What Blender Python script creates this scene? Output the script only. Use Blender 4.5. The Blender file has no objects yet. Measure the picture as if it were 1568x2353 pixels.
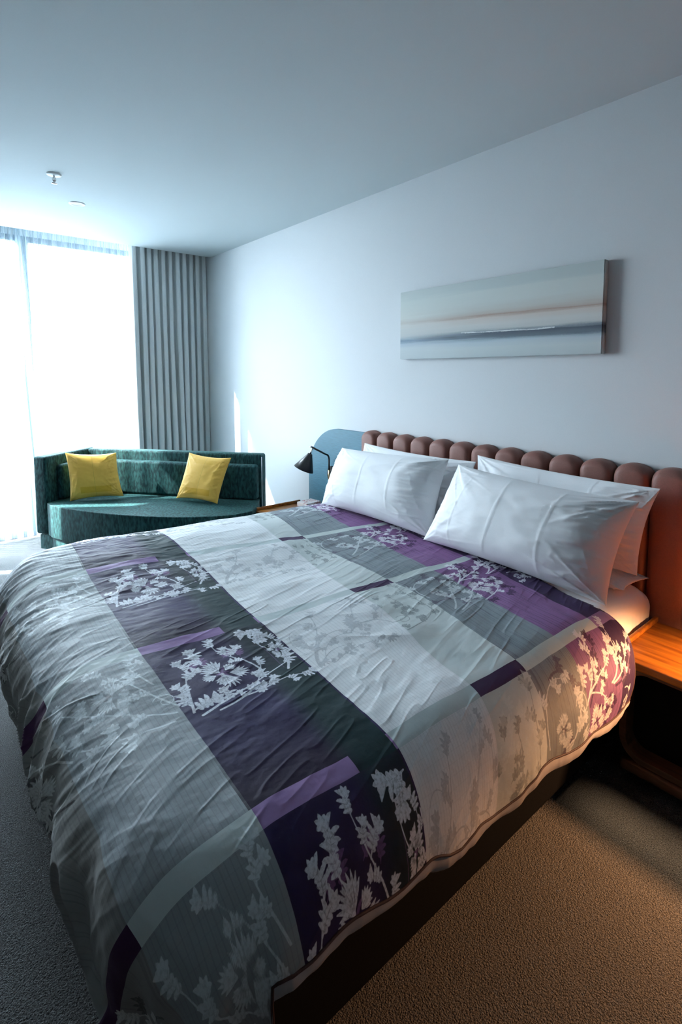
import bpy, bmesh, math, random
import numpy as np
from mathutils import Vector, Matrix
random.seed(7); np.random.seed(7)
SC = bpy.context.scene
COL = SC.collection

# ------------------------------------------------------------------ camera
H = 1.47
cam = bpy.data.cameras.new('camera'); camo = bpy.data.objects.new('camera', cam); COL.objects.link(camo)
F, PY = 1190.0, 957.0
cam.sensor_fit = 'VERTICAL'; cam.sensor_height = 36.0; cam.sensor_width = 24.0
cam.lens = 36.0 * F / 2353.0
cam.shift_y = -(2353 / 2 - PY) / 2353.0
cam.clip_start = 0.02; cam.clip_end = 2000
YAW = math.radians(39.488); PITCH = math.radians(4.803)
camo.location = (0, 0, H)
camo.rotation_euler = (math.pi / 2 - PITCH, 0, -YAW)
SC.camera = camo

# ------------------------------------------------------------------ world, sun, exposure
SC.view_settings.view_transform = 'Standard'; SC.view_settings.look = 'None'
SC.view_settings.exposure = 0.0; SC.view_settings.gamma = 1.0; SC.view_settings.use_curve_mapping = False
SC.cycles.use_denoising = True
SC.cycles.max_bounces = 10; SC.cycles.diffuse_bounces = 6; SC.cycles.glossy_bounces = 4
SC.cycles.transmission_bounces = 8; SC.cycles.transparent_max_bounces = 16
SC.cycles.sample_clamp_indirect = 6.0
SC.cycles.caustics_reflective = False; SC.cycles.caustics_refractive = False
W = bpy.data.worlds.new('world'); SC.world = W; W.use_nodes = True
wn, wl = W.node_tree.nodes, W.node_tree.links
bg = wn['Background']; bg.inputs['Strength'].default_value = 48.0
tc = wn.new('ShaderNodeTexCoord'); sx = wn.new('ShaderNodeSeparateXYZ'); rp = wn.new('ShaderNodeValToRGB')
wl.new(tc.outputs['Generated'], sx.inputs[0]); wl.new(sx.outputs['Z'], rp.inputs[0]); wl.new(rp.outputs[0], bg.inputs['Color'])
rp.color_ramp.elements[0].position = 0.0; rp.color_ramp.elements[0].color = (0.93, 0.97, 1.0, 1)
rp.color_ramp.elements[1].position = 0.9; rp.color_ramp.elements[1].color = (0.80, 0.91, 1.0, 1)

sun = bpy.data.lights.new('sun', 'SUN'); sun.energy = 55.0; sun.angle = math.radians(0.6); sun.color = (1.0, 0.97, 0.9)
suno = bpy.data.objects.new('sun', sun); COL.objects.link(suno)
suno.rotation_euler = Vector((1.42, -1.0, -1.36)).to_track_quat('-Z', 'Y').to_euler()
suno.location = (-6, 10, 9)
# portal in the window opening: guides the sky light, adds none
pl = bpy.data.lights.new('window_portal', 'AREA'); pl.shape = 'RECTANGLE'; pl.size = 2.9; pl.size_y = 2.6
pl.cycles.is_portal = True
plo = bpy.data.objects.new('window_portal', pl); COL.objects.link(plo)
plo.location = (0.85, 5.36, 1.33); plo.rotation_euler = (math.radians(-90), 0, 0)

# ------------------------------------------------------------------ helpers
def link(o, parent=None):
    COL.objects.link(o)
    if parent is not None: o.parent = parent
    return o
def tag(o, label=None, cat=None, group=None, kind=None):
    if label: o['label'] = label
    if cat: o['category'] = cat
    if group: o['group'] = group
    if kind: o['kind'] = kind
    return o
def empty(name, loc, label=None, cat=None, group=None, kind=None):
    o = bpy.data.objects.new(name, None); o.location = loc; o.empty_display_size = .05
    link(o); tag(o, label, cat, group, kind); return o
def meshobj(name, verts, faces, mat, parent=None, smooth=True, loc=None):
    me = bpy.data.meshes.new(name); me.from_pydata([tuple(v) for v in verts], [], faces); me.update()
    if smooth: me.polygons.foreach_set('use_smooth', [True] * len(me.polygons))
    if mat: me.materials.append(mat)
    o = bpy.data.objects.new(name, me); link(o, parent)
    if parent is not None: o.matrix_parent_inverse = inv(parent)
    return o
def inv(p):
    M = Matrix.Identity(4); q = p
    m = Matrix.LocRotScale(q.location, q.rotation_euler, q.scale)
    return m.inverted()
# all part meshes are written in WORLD coordinates; inv() of the top-level parent keeps them there
def bmobj(name, bm, mat, parent=None, smooth=False, auto=True):
    me = bpy.data.meshes.new(name); bm.normal_update(); bm.to_mesh(me); bm.free()
    if smooth: me.polygons.foreach_set('use_smooth', [True] * len(me.polygons))
    if mat: me.materials.append(mat)
    o = bpy.data.objects.new(name, me); link(o, parent)
    if parent is not None:
        if parent.type == 'EMPTY': o.matrix_parent_inverse = inv(parent)
    return o
def box(bm, x0, x1, y0, y1, z0, z1, bev=0, seg=2):
    r = bmesh.ops.create_cube(bm, size=1)
    vs = r['verts']
    for v in vs:
        v.co = Vector(((x0 + x1) / 2 + v.co.x * (x1 - x0), (y0 + y1) / 2 + v.co.y * (y1 - y0), (z0 + z1) / 2 + v.co.z * (z1 - z0)))
    if bev:
        es = list({e for v in vs for e in v.link_edges})
        bmesh.ops.bevel(bm, geom=es, offset=bev, segments=seg, affect='EDGES', profile=0.6)
    return vs
def boxobj(name, b, mat, parent=None, bev=0, seg=2, smooth=None):
    bm = bmesh.new(); box(bm, *b, bev=bev, seg=seg)
    return bmobj(name, bm, mat, parent, smooth=(bev > 0 if smooth is None else smooth))
def tube_arrays(pts, r, n=10, cap=True):
    pts = [Vector(p) for p in pts]; V = []; Fc = []
    if not hasattr(r, '__len__'): r = [r] * len(pts)
    prev = None
    for i, p in enumerate(pts):
        d = (pts[min(i + 1, len(pts) - 1)] - pts[max(i - 1, 0)]).normalized()
        if prev is None:
            u = d.orthogonal().normalized()
        else:
            u = (prev - d * prev.dot(d)).normalized()
        prev = u; w = d.cross(u)
        for k in range(n):
            a = 2 * math.pi * k / n
            V.append(p + (u * math.cos(a) + w * math.sin(a)) * r[i])
    for i in range(len(pts) - 1):
        for k in range(n):
            Fc.append((i * n + k, i * n + (k + 1) % n, (i + 1) * n + (k + 1) % n, (i + 1) * n + k))
    if cap:
        Fc.append(tuple(range(n - 1, -1, -1))); Fc.append(tuple((len(pts) - 1) * n + k for k in range(n)))
    return V, Fc
def tube(name, pts, r, mat, parent=None, n=10, cap=True):
    V, Fc = tube_arrays(pts, r, n, cap)
    return meshobj(name, V, Fc, mat, parent)
def bezier(ctrl, n=20):
    c = [np.array(p, float) for p in ctrl]; out = []
    for t in np.linspace(0, 1, n):
        q = list(c)
        while len(q) > 1: q = [q[i] * (1 - t) + q[i + 1] * t for i in range(len(q) - 1)]
        out.append(q[0])
    return np.array(out)
def catmull(P, n=8):
    P = [np.array(p, float) for p in P]; P = [2 * P[0] - P[1]] + P + [2 * P[-1] - P[-2]]; out = []
    for i in range(1, len(P) - 2):
        for t in np.linspace(0, 1, n, endpoint=False):
            a, b, c, d = P[i - 1], P[i], P[i + 1], P[i + 2]
            out.append(.5 * ((2 * b) + (-a + c) * t + (2 * a - 5 * b + 4 * c - d) * t * t + (-a + 3 * b - 3 * c + d) * t ** 3))
    out.append(P[-2]); return np.array(out)
def gridmesh(name, X, Y, Z, mat, parent=None, uv=None, attrs=None, closed_u=False):
    nr, nc = X.shape
    me = bpy.data.meshes.new(name)
    co = np.stack([X, Y, Z], -1).reshape(-1, 3).astype(np.float32)
    idx = np.arange(nr * nc).reshape(nr, nc)
    if closed_u: idx = np.concatenate([idx, idx[:, :1]], 1)
    q = np.stack([idx[:-1, :-1], idx[:-1, 1:], idx[1:, 1:], idx[1:, :-1]], -1).reshape(-1, 4)
    me.vertices.add(len(co)); me.vertices.foreach_set('co', co.ravel())
    me.loops.add(q.size); me.loops.foreach_set('vertex_index', q.ravel().astype(np.int32))
    me.polygons.add(len(q)); me.polygons.foreach_set('loop_start', (np.arange(len(q)) * 4).astype(np.int32))
    me.polygons.foreach_set('use_smooth', np.ones(len(q), bool))
    me.update(calc_edges=True)
    if uv is not None:
        l = me.uv_layers.new(name='UVMap'); l.data.foreach_set('uv', uv.reshape(-1, 2)[q.ravel()].astype(np.float32).ravel())
    for k, a in (attrs or {}).items():
        at = me.attributes.new(k, 'FLOAT', 'POINT'); at.data.foreach_set('value', a.ravel().astype(np.float32))
    if mat: me.materials.append(mat)
    o = bpy.data.objects.new(name, me); link(o, parent)
    if parent is not None and parent.type == 'EMPTY': o.matrix_parent_inverse = inv(parent)
    return o
def _h(ix, iy, seed):
    n = (ix.astype(np.int64) * 374761393 + iy.astype(np.int64) * 668265263 + seed * 1442695041) & 0x7fffffff
    n = ((n ^ (n >> 13)) * 1274126177) & 0x7fffffff
    n = (n ^ (n >> 16)) & 0x7fffffff
    return n / float(0x7fffffff)
def vnoise(x, y, seed=0):
    ix, iy = np.floor(x), np.floor(y); fx, fy = x - ix, y - iy
    fx = fx * fx * fx * (fx * (fx * 6 - 15) + 10); fy = fy * fy * fy * (fy * (fy * 6 - 15) + 10)
    ix = ix.astype(np.int64); iy = iy.astype(np.int64)
    a, b, c, d = _h(ix, iy, seed), _h(ix + 1, iy, seed), _h(ix, iy + 1, seed), _h(ix + 1, iy + 1, seed)
    return (a * (1 - fx) + b * fx) * (1 - fy) + (c * (1 - fx) + d * fx) * fy
def fbm(x, y, seed=0, oct=3):
    s = 0; a = .5
    for k in range(oct): s = s + a * (vnoise(x * 2 ** k, y * 2 ** k, seed + k * 17) - .5) * 2; a *= .5
    return s
def ridge(x, y, seed=0):
    return np.clip(1 - np.abs(2 * vnoise(x, y, seed) - 1) * 2.2, 0, 1) ** 1.6
def sstep(a, b, x):
    t = np.clip((x - a) / (b - a), 0, 1); return t * t * (3 - 2 * t)

# ------------------------------------------------------------------ materials
def newmat(name):
    m = bpy.data.materials.new(name); m.use_nodes = True
    nt = m.node_tree; b = nt.nodes['Principled BSDF']
    return m, nt, b
def N(nt, t, **kw):
    n = nt.nodes.new(t)
    for k, v in kw.items(): setattr(n, k, v)
    return n
def mix(nt, fac, a, b, typ='MIX'):
    m = nt.nodes.new('ShaderNodeMix'); m.data_type = 'RGBA'; m.blend_type = typ
    for s, v in ((0, fac), (6, a), (7, b)):
        if hasattr(v, 'links'): nt.links.new(v, m.inputs[s])
        else: m.inputs[s].default_value = v if s == 0 else (tuple(v) + (1,))[:4]
    return m.outputs[2]
def math_(nt, op, a, b=None, c=None):
    m = nt.nodes.new('ShaderNodeMath'); m.operation = op
    for i, v in enumerate((a, b, c)):
        if v is None: continue
        if hasattr(v, 'links'): nt.links.new(v, m.inputs[i])
        else: m.inputs[i].default_value = v
    return m.outputs[0]
def plain(name, col, rough=.6, metal=0, nscale=0, namp=0.0, bump=0.0, stretch=(1, 1, 1), sheen=0, coat=0, spec=.5):
    m, nt, b = newmat(name)
    b.inputs['Base Color'].default_value = (*col, 1); b.inputs['Roughness'].default_value = rough
    b.inputs['Metallic'].default_value = metal; b.inputs['Specular IOR Level'].default_value = spec
    if sheen: b.inputs['Sheen Weight'].default_value = sheen
    if coat: b.inputs['Coat Weight'].default_value = coat; b.inputs['Coat Roughness'].default_value = .15
    if nscale:
        t = N(nt, 'ShaderNodeTexCoord'); mp = N(nt, 'ShaderNodeMapping'); mp.inputs['Scale'].default_value = stretch
        nz = N(nt, 'ShaderNodeTexNoise'); nz.inputs['Scale'].default_value = nscale; nz.inputs['Detail'].default_value = 5
        nt.links.new(t.outputs['Object'], mp.inputs[0]); nt.links.new(mp.outputs[0], nz.inputs['Vector'])
        if namp:
            c2 = tuple(max(0, c * (1 - namp)) for c in col); c3 = tuple(min(1, c * (1 + namp)) for c in col)
            r = N(nt, 'ShaderNodeValToRGB'); r.color_ramp.elements[0].position = .35; r.color_ramp.elements[1].position = .65
            r.color_ramp.elements[0].color = (*c2, 1); r.color_ramp.elements[1].color = (*c3, 1)
            nt.links.new(nz.outputs[0], r.inputs[0]); nt.links.new(r.outputs[0], b.inputs['Base Color'])
        if bump:
            bp = N(nt, 'ShaderNodeBump'); bp.inputs['Strength'].default_value = bump; bp.inputs['Distance'].default_value = .004
            nt.links.new(nz.outputs[0], bp.inputs['Height']); nt.links.new(bp.outputs[0], b.inputs['Normal'])
    return m
M = {}
M['wall'] = plain('painted_wall', (.69, .71, .725), .75, nscale=220, namp=.012, bump=.05)
M['ceiling'] = plain('painted_ceiling', (.60, .65, .66), .85, nscale=200, namp=.01, bump=.04)
M['backwall'] = plain('dark_unseen_wall', (.09, .088, .085), .6, nscale=8, namp=.15)  # unseen left and back walls, coloured dark to cut bounced light
M['black'] = plain('black_fabric', (.006, .0065, .0075), .9, nscale=600, namp=.3, bump=.3, spec=.08)
M['metal_black'] = plain('black_metal', (.018, .020, .022), .38, nscale=400, namp=.1, bump=.04)
M['brass'] = plain('brass', (.75, .60, .36), .3, metal=1, nscale=60, namp=.05)
M['steel'] = plain('steel', (.75, .75, .74), .25, metal=1, nscale=60, namp=.05)
M['white_metal'] = plain('white_enamel', (.82, .84, .85), .4, nscale=90, namp=.02)
M['frame'] = plain('window_frame_metal', (.05, .09, .14), .45, nscale=100, namp=.08)
M['leather'] = plain('tan_brown_leather', (.225, .098, .078), .52, nscale=260, namp=.07, bump=.12, spec=.35)
M['teal_panel'] = plain('teal_brushed_panel', (.045, .165, .235), .55, nscale=55, namp=.16, bump=.12, stretch=(1, .35, 9))
M['linen'] = plain('white_cotton', (.88, .89, .91), .8, nscale=500, namp=.02, bump=.06, sheen=.1)
M['curtain'] = plain('grey_blackout_cloth', (.72, .74, .74), .85, nscale=500, namp=.06, bump=.08)
M['rev'] = plain('duvet_reverse_cotton', (.36, .34, .35), .8, nscale=14, namp=.14, bump=.1)
M['piping'] = plain('dark_brown_piping', (.05, .022, .022), .7, nscale=300, namp=.2)
M['mattress'] = plain('mattress_ticking', (.75, .76, .78), .85, nscale=300, namp=.03, bump=.1)
M['ground'] = plain('street_ground', (.55, .58, .60), .9, nscale=.02, namp=.15)

def wood(name, c1, c2, axis='y', coat=.3):
    m, nt, b = newmat(name)
    t = N(nt, 'ShaderNodeTexCoord'); mp = N(nt, 'ShaderNodeMapping')
    mp.inputs['Scale'].default_value = {'y': (14, 1.0, 14), 'x': (1.0, 14, 14)}[axis]
    nz = N(nt, 'ShaderNodeTexNoise'); nz.inputs['Scale'].default_value = 3.5; nz.inputs['Detail'].default_value = 8; nz.inputs['Distortion'].default_value = .4
    nt.links.new(t.outputs['Object'], mp.inputs[0]); nt.links.new(mp.outputs[0], nz.inputs['Vector'])
    r = N(nt, 'ShaderNodeValToRGB'); r.color_ramp.elements[0].position = .33; r.color_ramp.elements[1].position = .68
    r.color_ramp.elements[0].color = (*c1, 1); r.color_ramp.elements[1].color = (*c2, 1)
    nt.links.new(nz.outputs[0], r.inputs[0]); nt.links.new(r.outputs[0], b.inputs['Base Color'])
    b.inputs['Roughness'].default_value = .42; b.inputs['Coat Weight'].default_value = coat; b.inputs['Coat Roughness'].default_value = .25
    bp = N(nt, 'ShaderNodeBump'); bp.inputs['Strength'].default_value = .08; bp.inputs['Distance'].default_value = .002
    nt.links.new(nz.outputs[0], bp.inputs['Height']); nt.links.new(bp.outputs[0], b.inputs['Normal'])
    return m
M['wood'] = wood('walnut_veneer', (.17, .050, .006), (.40, .145, .012), 'y')
M['wood_dark'] = wood('dark_walnut', (.07, .03, .016), (.15, .065, .032), 'y')

def carpet():
    m, nt, b = newmat('loop_pile_carpet')
    t = N(nt, 'ShaderNodeTexCoord')
    nz = N(nt, 'ShaderNodeTexNoise'); nz.inputs['Scale'].default_value = 330; nz.inputs['Detail'].default_value = 2
    vz = N(nt, 'ShaderNodeTexVoronoi'); vz.inputs['Scale'].default_value = 210
    big = N(nt, 'ShaderNodeTexNoise'); big.inputs['Scale'].default_value = 9; big.inputs['Detail'].default_value = 3
    for n in (nz, vz, big): nt.links.new(t.outputs['Object'], n.inputs['Vector'])
    r = N(nt, 'ShaderNodeValToRGB'); r.color_ramp.elements[0].position = .30; r.color_ramp.elements[1].position = .72
    r.color_ramp.elements[0].color = (.022, .023, .024, 1); r.color_ramp.elements[1].color = (.225, .228, .230, 1)
    nt.links.new(nz.outputs[0], r.inputs[0])
    c = mix(nt, math_(nt, 'MULTIPLY', big.outputs[0], .22), r.outputs[0], (.075, .078, .08))
    nt.links.new(c, b.inputs['Base Color']); b.inputs['Roughness'].default_value = .95; b.inputs['Specular IOR Level'].default_value = .15
    h = math_(nt, 'ADD', nz.outputs[0], math_(nt, 'MULTIPLY', vz.outputs['Distance'], -.8))
    bp = N(nt, 'ShaderNodeBump'); bp.inputs['Strength'].default_value = .9; bp.inputs['Distance'].default_value = .006
    nt.links.new(h, bp.inputs['Height']); nt.links.new(bp.outputs[0], b.inputs['Normal'])
    return m
M['carpet'] = carpet()

def chenille():
    m, nt, b = newmat('teal_chenille')
    t = N(nt, 'ShaderNodeTexCoord'); mp = N(nt, 'ShaderNodeMapping'); mp.inputs['Scale'].default_value = (1, 1, .35)
    mp.inputs['Rotation'].default_value = (.3, .15, .2)
    nz = N(nt, 'ShaderNodeTexNoise'); nz.inputs['Scale'].default_value = 70; nz.inputs['Detail'].default_value = 6
    big = N(nt, 'ShaderNodeTexNoise'); big.inputs['Scale'].default_value = 5; big.inputs['Detail'].default_value = 3
    nt.links.new(t.outputs['Object'], mp.inputs[0]); nt.links.new(mp.outputs[0], nz.inputs['Vector']); nt.links.new(t.outputs['Object'], big.inputs['Vector'])
    r = N(nt, 'ShaderNodeValToRGB'); r.color_ramp.elements[0].position = .38; r.color_ramp.elements[1].position = .64
    r.color_ramp.elements[0].color = (.004, .022, .025, 1); r.color_ramp.elements[1].color = (.026, .100, .098, 1)
    nt.links.new(nz.outputs[0], r.inputs[0])
    c = mix(nt, math_(nt, 'MULTIPLY', big.outputs[0], .3), r.outputs[0], (.014, .060, .062))
    nt.links.new(c, b.inputs['Base Color']); b.inputs['Roughness'].default_value = .75
    b.inputs['Specular IOR Level'].default_value = .2; b.inputs['Sheen Weight'].default_value = .10; b.inputs['Sheen Roughness'].default_value = .35; b.inputs['Sheen Tint'].default_value = (.45, .9, .85, 1)
    bp = N(nt, 'ShaderNodeBump'); bp.inputs['Strength'].default_value = .35; bp.inputs['Distance'].default_value = .003
    nt.links.new(nz.outputs[0], bp.inputs['Height']); nt.links.new(bp.outputs[0], b.inputs['Normal'])
    return m
M['chenille'] = chenille()

def yellow():
    m, nt, b = newmat('yellow_woven_cotton')
    uv = N(nt, 'ShaderNodeUVMap'); uv.uv_map = 'UVMap'
    s = N(nt, 'ShaderNodeSeparateXYZ'); nt.links.new(uv.outputs[0], s.inputs[0])
    base = (.86, .50, .075); deep = (.74, .39, .018)
    def band(v, a, bb):
        return math_(nt, 'MULTIPLY', math_(nt, 'GREATER_THAN', v, a), math_(nt, 'LESS_THAN', v, bb))
    lower = math_(nt, 'MULTIPLY', band(s.outputs[0], .22, .80), band(s.outputs[1], .13, .27))
    upper = math_(nt, 'MULTIPLY', band(s.outputs[0], .22, .82), band(s.outputs[1], .80, .90))
    msk = math_(nt, 'ADD', lower, math_(nt, 'MULTIPLY', upper, .5))
    wv = N(nt, 'ShaderNodeTexWave'); wv.bands_direction = 'Y'; wv.inputs['Scale'].default_value = 22; wv.inputs['Distortion'].default_value = .6
    nt.links.new(uv.outputs[0], wv.inputs['Vector'])
    c = mix(nt, math_(nt, 'MULTIPLY', wv.outputs[0], .35), base, (.76, .43, .065))
    c = mix(nt, msk, c, deep)
    seam = band(s.outputs[0], .497, .503)
    c = mix(nt, math_(nt, 'MULTIPLY', seam, .6), c, (.45, .28, .03))
    nt.links.new(c, b.inputs['Base Color']); b.inputs['Roughness'].default_value = .6
    b.inputs['Sheen Weight'].default_value = .2
    nz = N(nt, 'ShaderNodeTexNoise'); nz.inputs['Scale'].default_value = 120; nt.links.new(uv.outputs[0], nz.inputs['Vector'])
    bp = N(nt, 'ShaderNodeBump'); bp.inputs['Strength'].default_value = .15; bp.inputs['Distance'].default_value = .002
    nt.links.new(math_(nt, 'ADD', nz.outputs[0], wv.outputs[0]), bp.inputs['Height']); nt.links.new(bp.outputs[0], b.inputs['Normal'])
    return m
M['yellow'] = yellow()

def sheer():
    m, nt, b = newmat('sheer_voile')
    nt.nodes.remove(b); out = nt.nodes['Material Output']
    tr = N(nt, 'ShaderNodeBsdfTransparent'); tr.inputs[0].default_value = (.97, .99, 1, 1)
    tl = N(nt, 'ShaderNodeBsdfTranslucent'); tl.inputs[0].default_value = (.44, .52, .56, 1)
    df = N(nt, 'ShaderNodeBsdfDiffuse'); df.inputs[0].default_value = (.30, .36, .40, 1)
    a = N(nt, 'ShaderNodeMixShader'); a.inputs[0].default_value = .5
    nt.links.new(tl.outputs[0], a.inputs[1]); nt.links.new(df.outputs[0], a.inputs[2])
    t = N(nt, 'ShaderNodeTexCoord'); mp = N(nt, 'ShaderNodeMapping'); mp.inputs['Scale'].default_value = (1, 1, .004)
    nz = N(nt, 'ShaderNodeTexNoise'); nz.inputs['Scale'].default_value = 160
    nt.links.new(t.outputs['Object'], mp.inputs[0]); nt.links.new(mp.outputs[0], nz.inputs['Vector'])
    f = math_(nt, 'ADD', math_(nt, 'MULTIPLY', nz.outputs[0], .25), .30)
    x = N(nt, 'ShaderNodeMixShader'); nt.links.new(f, x.inputs[0])
    nt.links.new(tr.outputs[0], x.inputs[1]); nt.links.new(a.outputs[0], x.inputs[2]); nt.links.new(x.outputs[0], out.inputs[0])
    return m
M['sheer'] = sheer()
def glassmat():
    m, nt, b = newmat('window_glass')
    nt.nodes.remove(b); out = nt.nodes['Material Output']
    tr = N(nt, 'ShaderNodeBsdfTransparent'); tr.inputs[0].default_value = (.93, .97, 1, 1)
    gl = N(nt, 'ShaderNodeBsdfGlossy'); gl.inputs['Roughness'].default_value = .02
    fr = N(nt, 'ShaderNodeLayerWeight'); fr.inputs[0].default_value = .12
    x = N(nt, 'ShaderNodeMixShader'); nt.links.new(math_(nt, 'MULTIPLY', fr.outputs['Facing'], .5), x.inputs[0])
    nt.links.new(tr.outputs[0], x.inputs[1]); nt.links.new(gl.outputs[0], x.inputs[2]); nt.links.new(x.outputs[0], out.inputs[0])
    return m
M['glass'] = glassmat()

def painting():
    m, nt, b = newmat('painted_canvas')
    uv = N(nt, 'ShaderNodeUVMap'); uv.uv_map = 'UVMap'
    mp = N(nt, 'ShaderNodeMapping'); mp.inputs['Scale'].default_value = (1.6, 9, 1)
    nz = N(nt, 'ShaderNodeTexNoise'); nz.inputs['Scale'].default_value = 2.2; nz.inputs['Detail'].default_value = 6
    nt.links.new(uv.outputs[0], mp.inputs[0]); nt.links.new(mp.outputs[0], nz.inputs['Vector'])
    fine = N(nt, 'ShaderNodeTexNoise'); fine.inputs['Scale'].default_value = 60; fine.inputs['Detail'].default_value = 3
    nt.links.new(mp.outputs[0], fine.inputs['Vector'])
    s = N(nt, 'ShaderNodeSeparateXYZ'); nt.links.new(uv.outputs[0], s.inputs[0])
    u, v = s.outputs[0], s.outputs[1]
    wob = math_(nt, 'MULTIPLY', math_(nt, 'SUBTRACT', nz.outputs[0], .5), .07)
    fw = math_(nt, 'MULTIPLY', math_(nt, 'SUBTRACT', fine.outputs[0], .5), .03)
    vv = math_(nt, 'ADD', math_(nt, 'ADD', v, wob), fw)
    r = N(nt, 'ShaderNodeValToRGB'); e = r.color_ramp.elements
    stops = [(0, (.50, .56, .57)), (.12, (.56, .62, .62)), (.20, (.48, .56, .60)), (.225, (.34, .42, .47)), (.25, (.12, .155, .19)), (.310, (.055, .075, .10)),
             (.330, (.22, .26, .29)), (.36, (.55, .56, .54)), (.42, (.62, .61, .58)), (.50, (.62, .55, .50)), (.535, (.40, .28, .22)), (.55, (.50, .43, .38)), (.60, (.56, .55, .51)), (.70, (.60, .63, .60)), (.84, (.60, .64, .61)), (.88, (.52, .58, .57)), (1, (.50, .56, .55))]
    e[0].position, e[0].color = stops[0][0], (*stops[0][1], 1); e[1].position, e[1].color = stops[-1][0], (*stops[-1][1], 1)
    for p, c in stops[1:-1]:
        q = e.new(p); q.color = (*c, 1)
    # left-hand end: strokes fade out towards the near corner of the canvas
    nt.links.new(vv, r.inputs[0])
    r2 = N(nt, 'ShaderNodeValToRGB'); e2 = r2.color_ramp.elements
    st2 = [(0, (.52, .57, .58)), (.16, (.57, .62, .63)), (.235, (.42, .50, .57)), (.265, (.20, .28, .36)), (.30, (.36, .43, .48)), (.345, (.56, .58, .57)), (.50, (.64, .64, .61)), (.535, (.58, .55, .51)), (.60, (.64, .66, .62)), (.84, (.60, .65, .62)), (1, (.52, .57, .56))]
    e2[0].position, e2[0].color = st2[0][0], (*st2[0][1], 1); e2[1].position, e2[1].color = st2[-1][0], (*st2[-1][1], 1)
    for p, c in st2[1:-1]:
        q = e2.new(p); q.color = (*c, 1)
    nt.links.new(vv, r2.inputs[0])
    f = math_(nt, 'ADD', u, math_(nt, 'MULTIPLY', math_(nt, 'SUBTRACT', nz.outputs[0], .5), .6))
    fr = N(nt, 'ShaderNodeMapRange'); fr.inputs[1].default_value = .05; fr.inputs[2].default_value = .45; nt.links.new(f, fr.inputs[0])
    c = mix(nt, fr.outputs[0], r2.outputs[0], r.outputs[0])
    # one thin white highlight line above the dark stroke
    a = math_(nt, 'LESS_THAN', math_(nt, 'ABSOLUTE', math_(nt, 'SUBTRACT', vv, .322)), .006)
    a = math_(nt, 'MULTIPLY', a, math_(nt, 'MULTIPLY', math_(nt, 'GREATER_THAN', u, .38), math_(nt, 'LESS_THAN', u, .82)))
    c = mix(nt, math_(nt, 'MULTIPLY', a, .8), c, (.86, .88, .87))
    nt.links.new(c, b.inputs['Base Color']); b.inputs['Roughness'].default_value = .7
    return m
M['painting'] = painting()

def boxprint():
    m, nt, b = newmat('printed_card')
    t = N(nt, 'ShaderNodeTexCoord'); mp = N(nt, 'ShaderNodeMapping'); mp.inputs['Scale'].default_value = (60, 60, 110)
    v = N(nt, 'ShaderNodeTexVoronoi'); v.inputs['Scale'].default_value = 1.0; v.feature = 'DISTANCE_TO_EDGE'
    nz = N(nt, 'ShaderNodeTexNoise'); nz.inputs['Scale'].default_value = 12
    nt.links.new(t.outputs['Object'], mp.inputs[0]); nt.links.new(mp.outputs[0], v.inputs['Vector']); nt.links.new(t.outputs['Object'], nz.inputs['Vector'])
    k = math_(nt, 'MULTIPLY', math_(nt, 'LESS_THAN', v.outputs[0], .07), math_(nt, 'GREATER_THAN', nz.outputs[0], .47))
    ink = mix(nt, math_(nt, 'GREATER_THAN', nz.outputs[0], .56), (.45, .05, .05), (.05, .05, .07))
    c = mix(nt, k, (.80, .72, .70), ink); nt.links.new(c, b.inputs['Base Color']); b.inputs['Roughness'].default_value = .5
    return m
M['card'] = boxprint()

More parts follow.
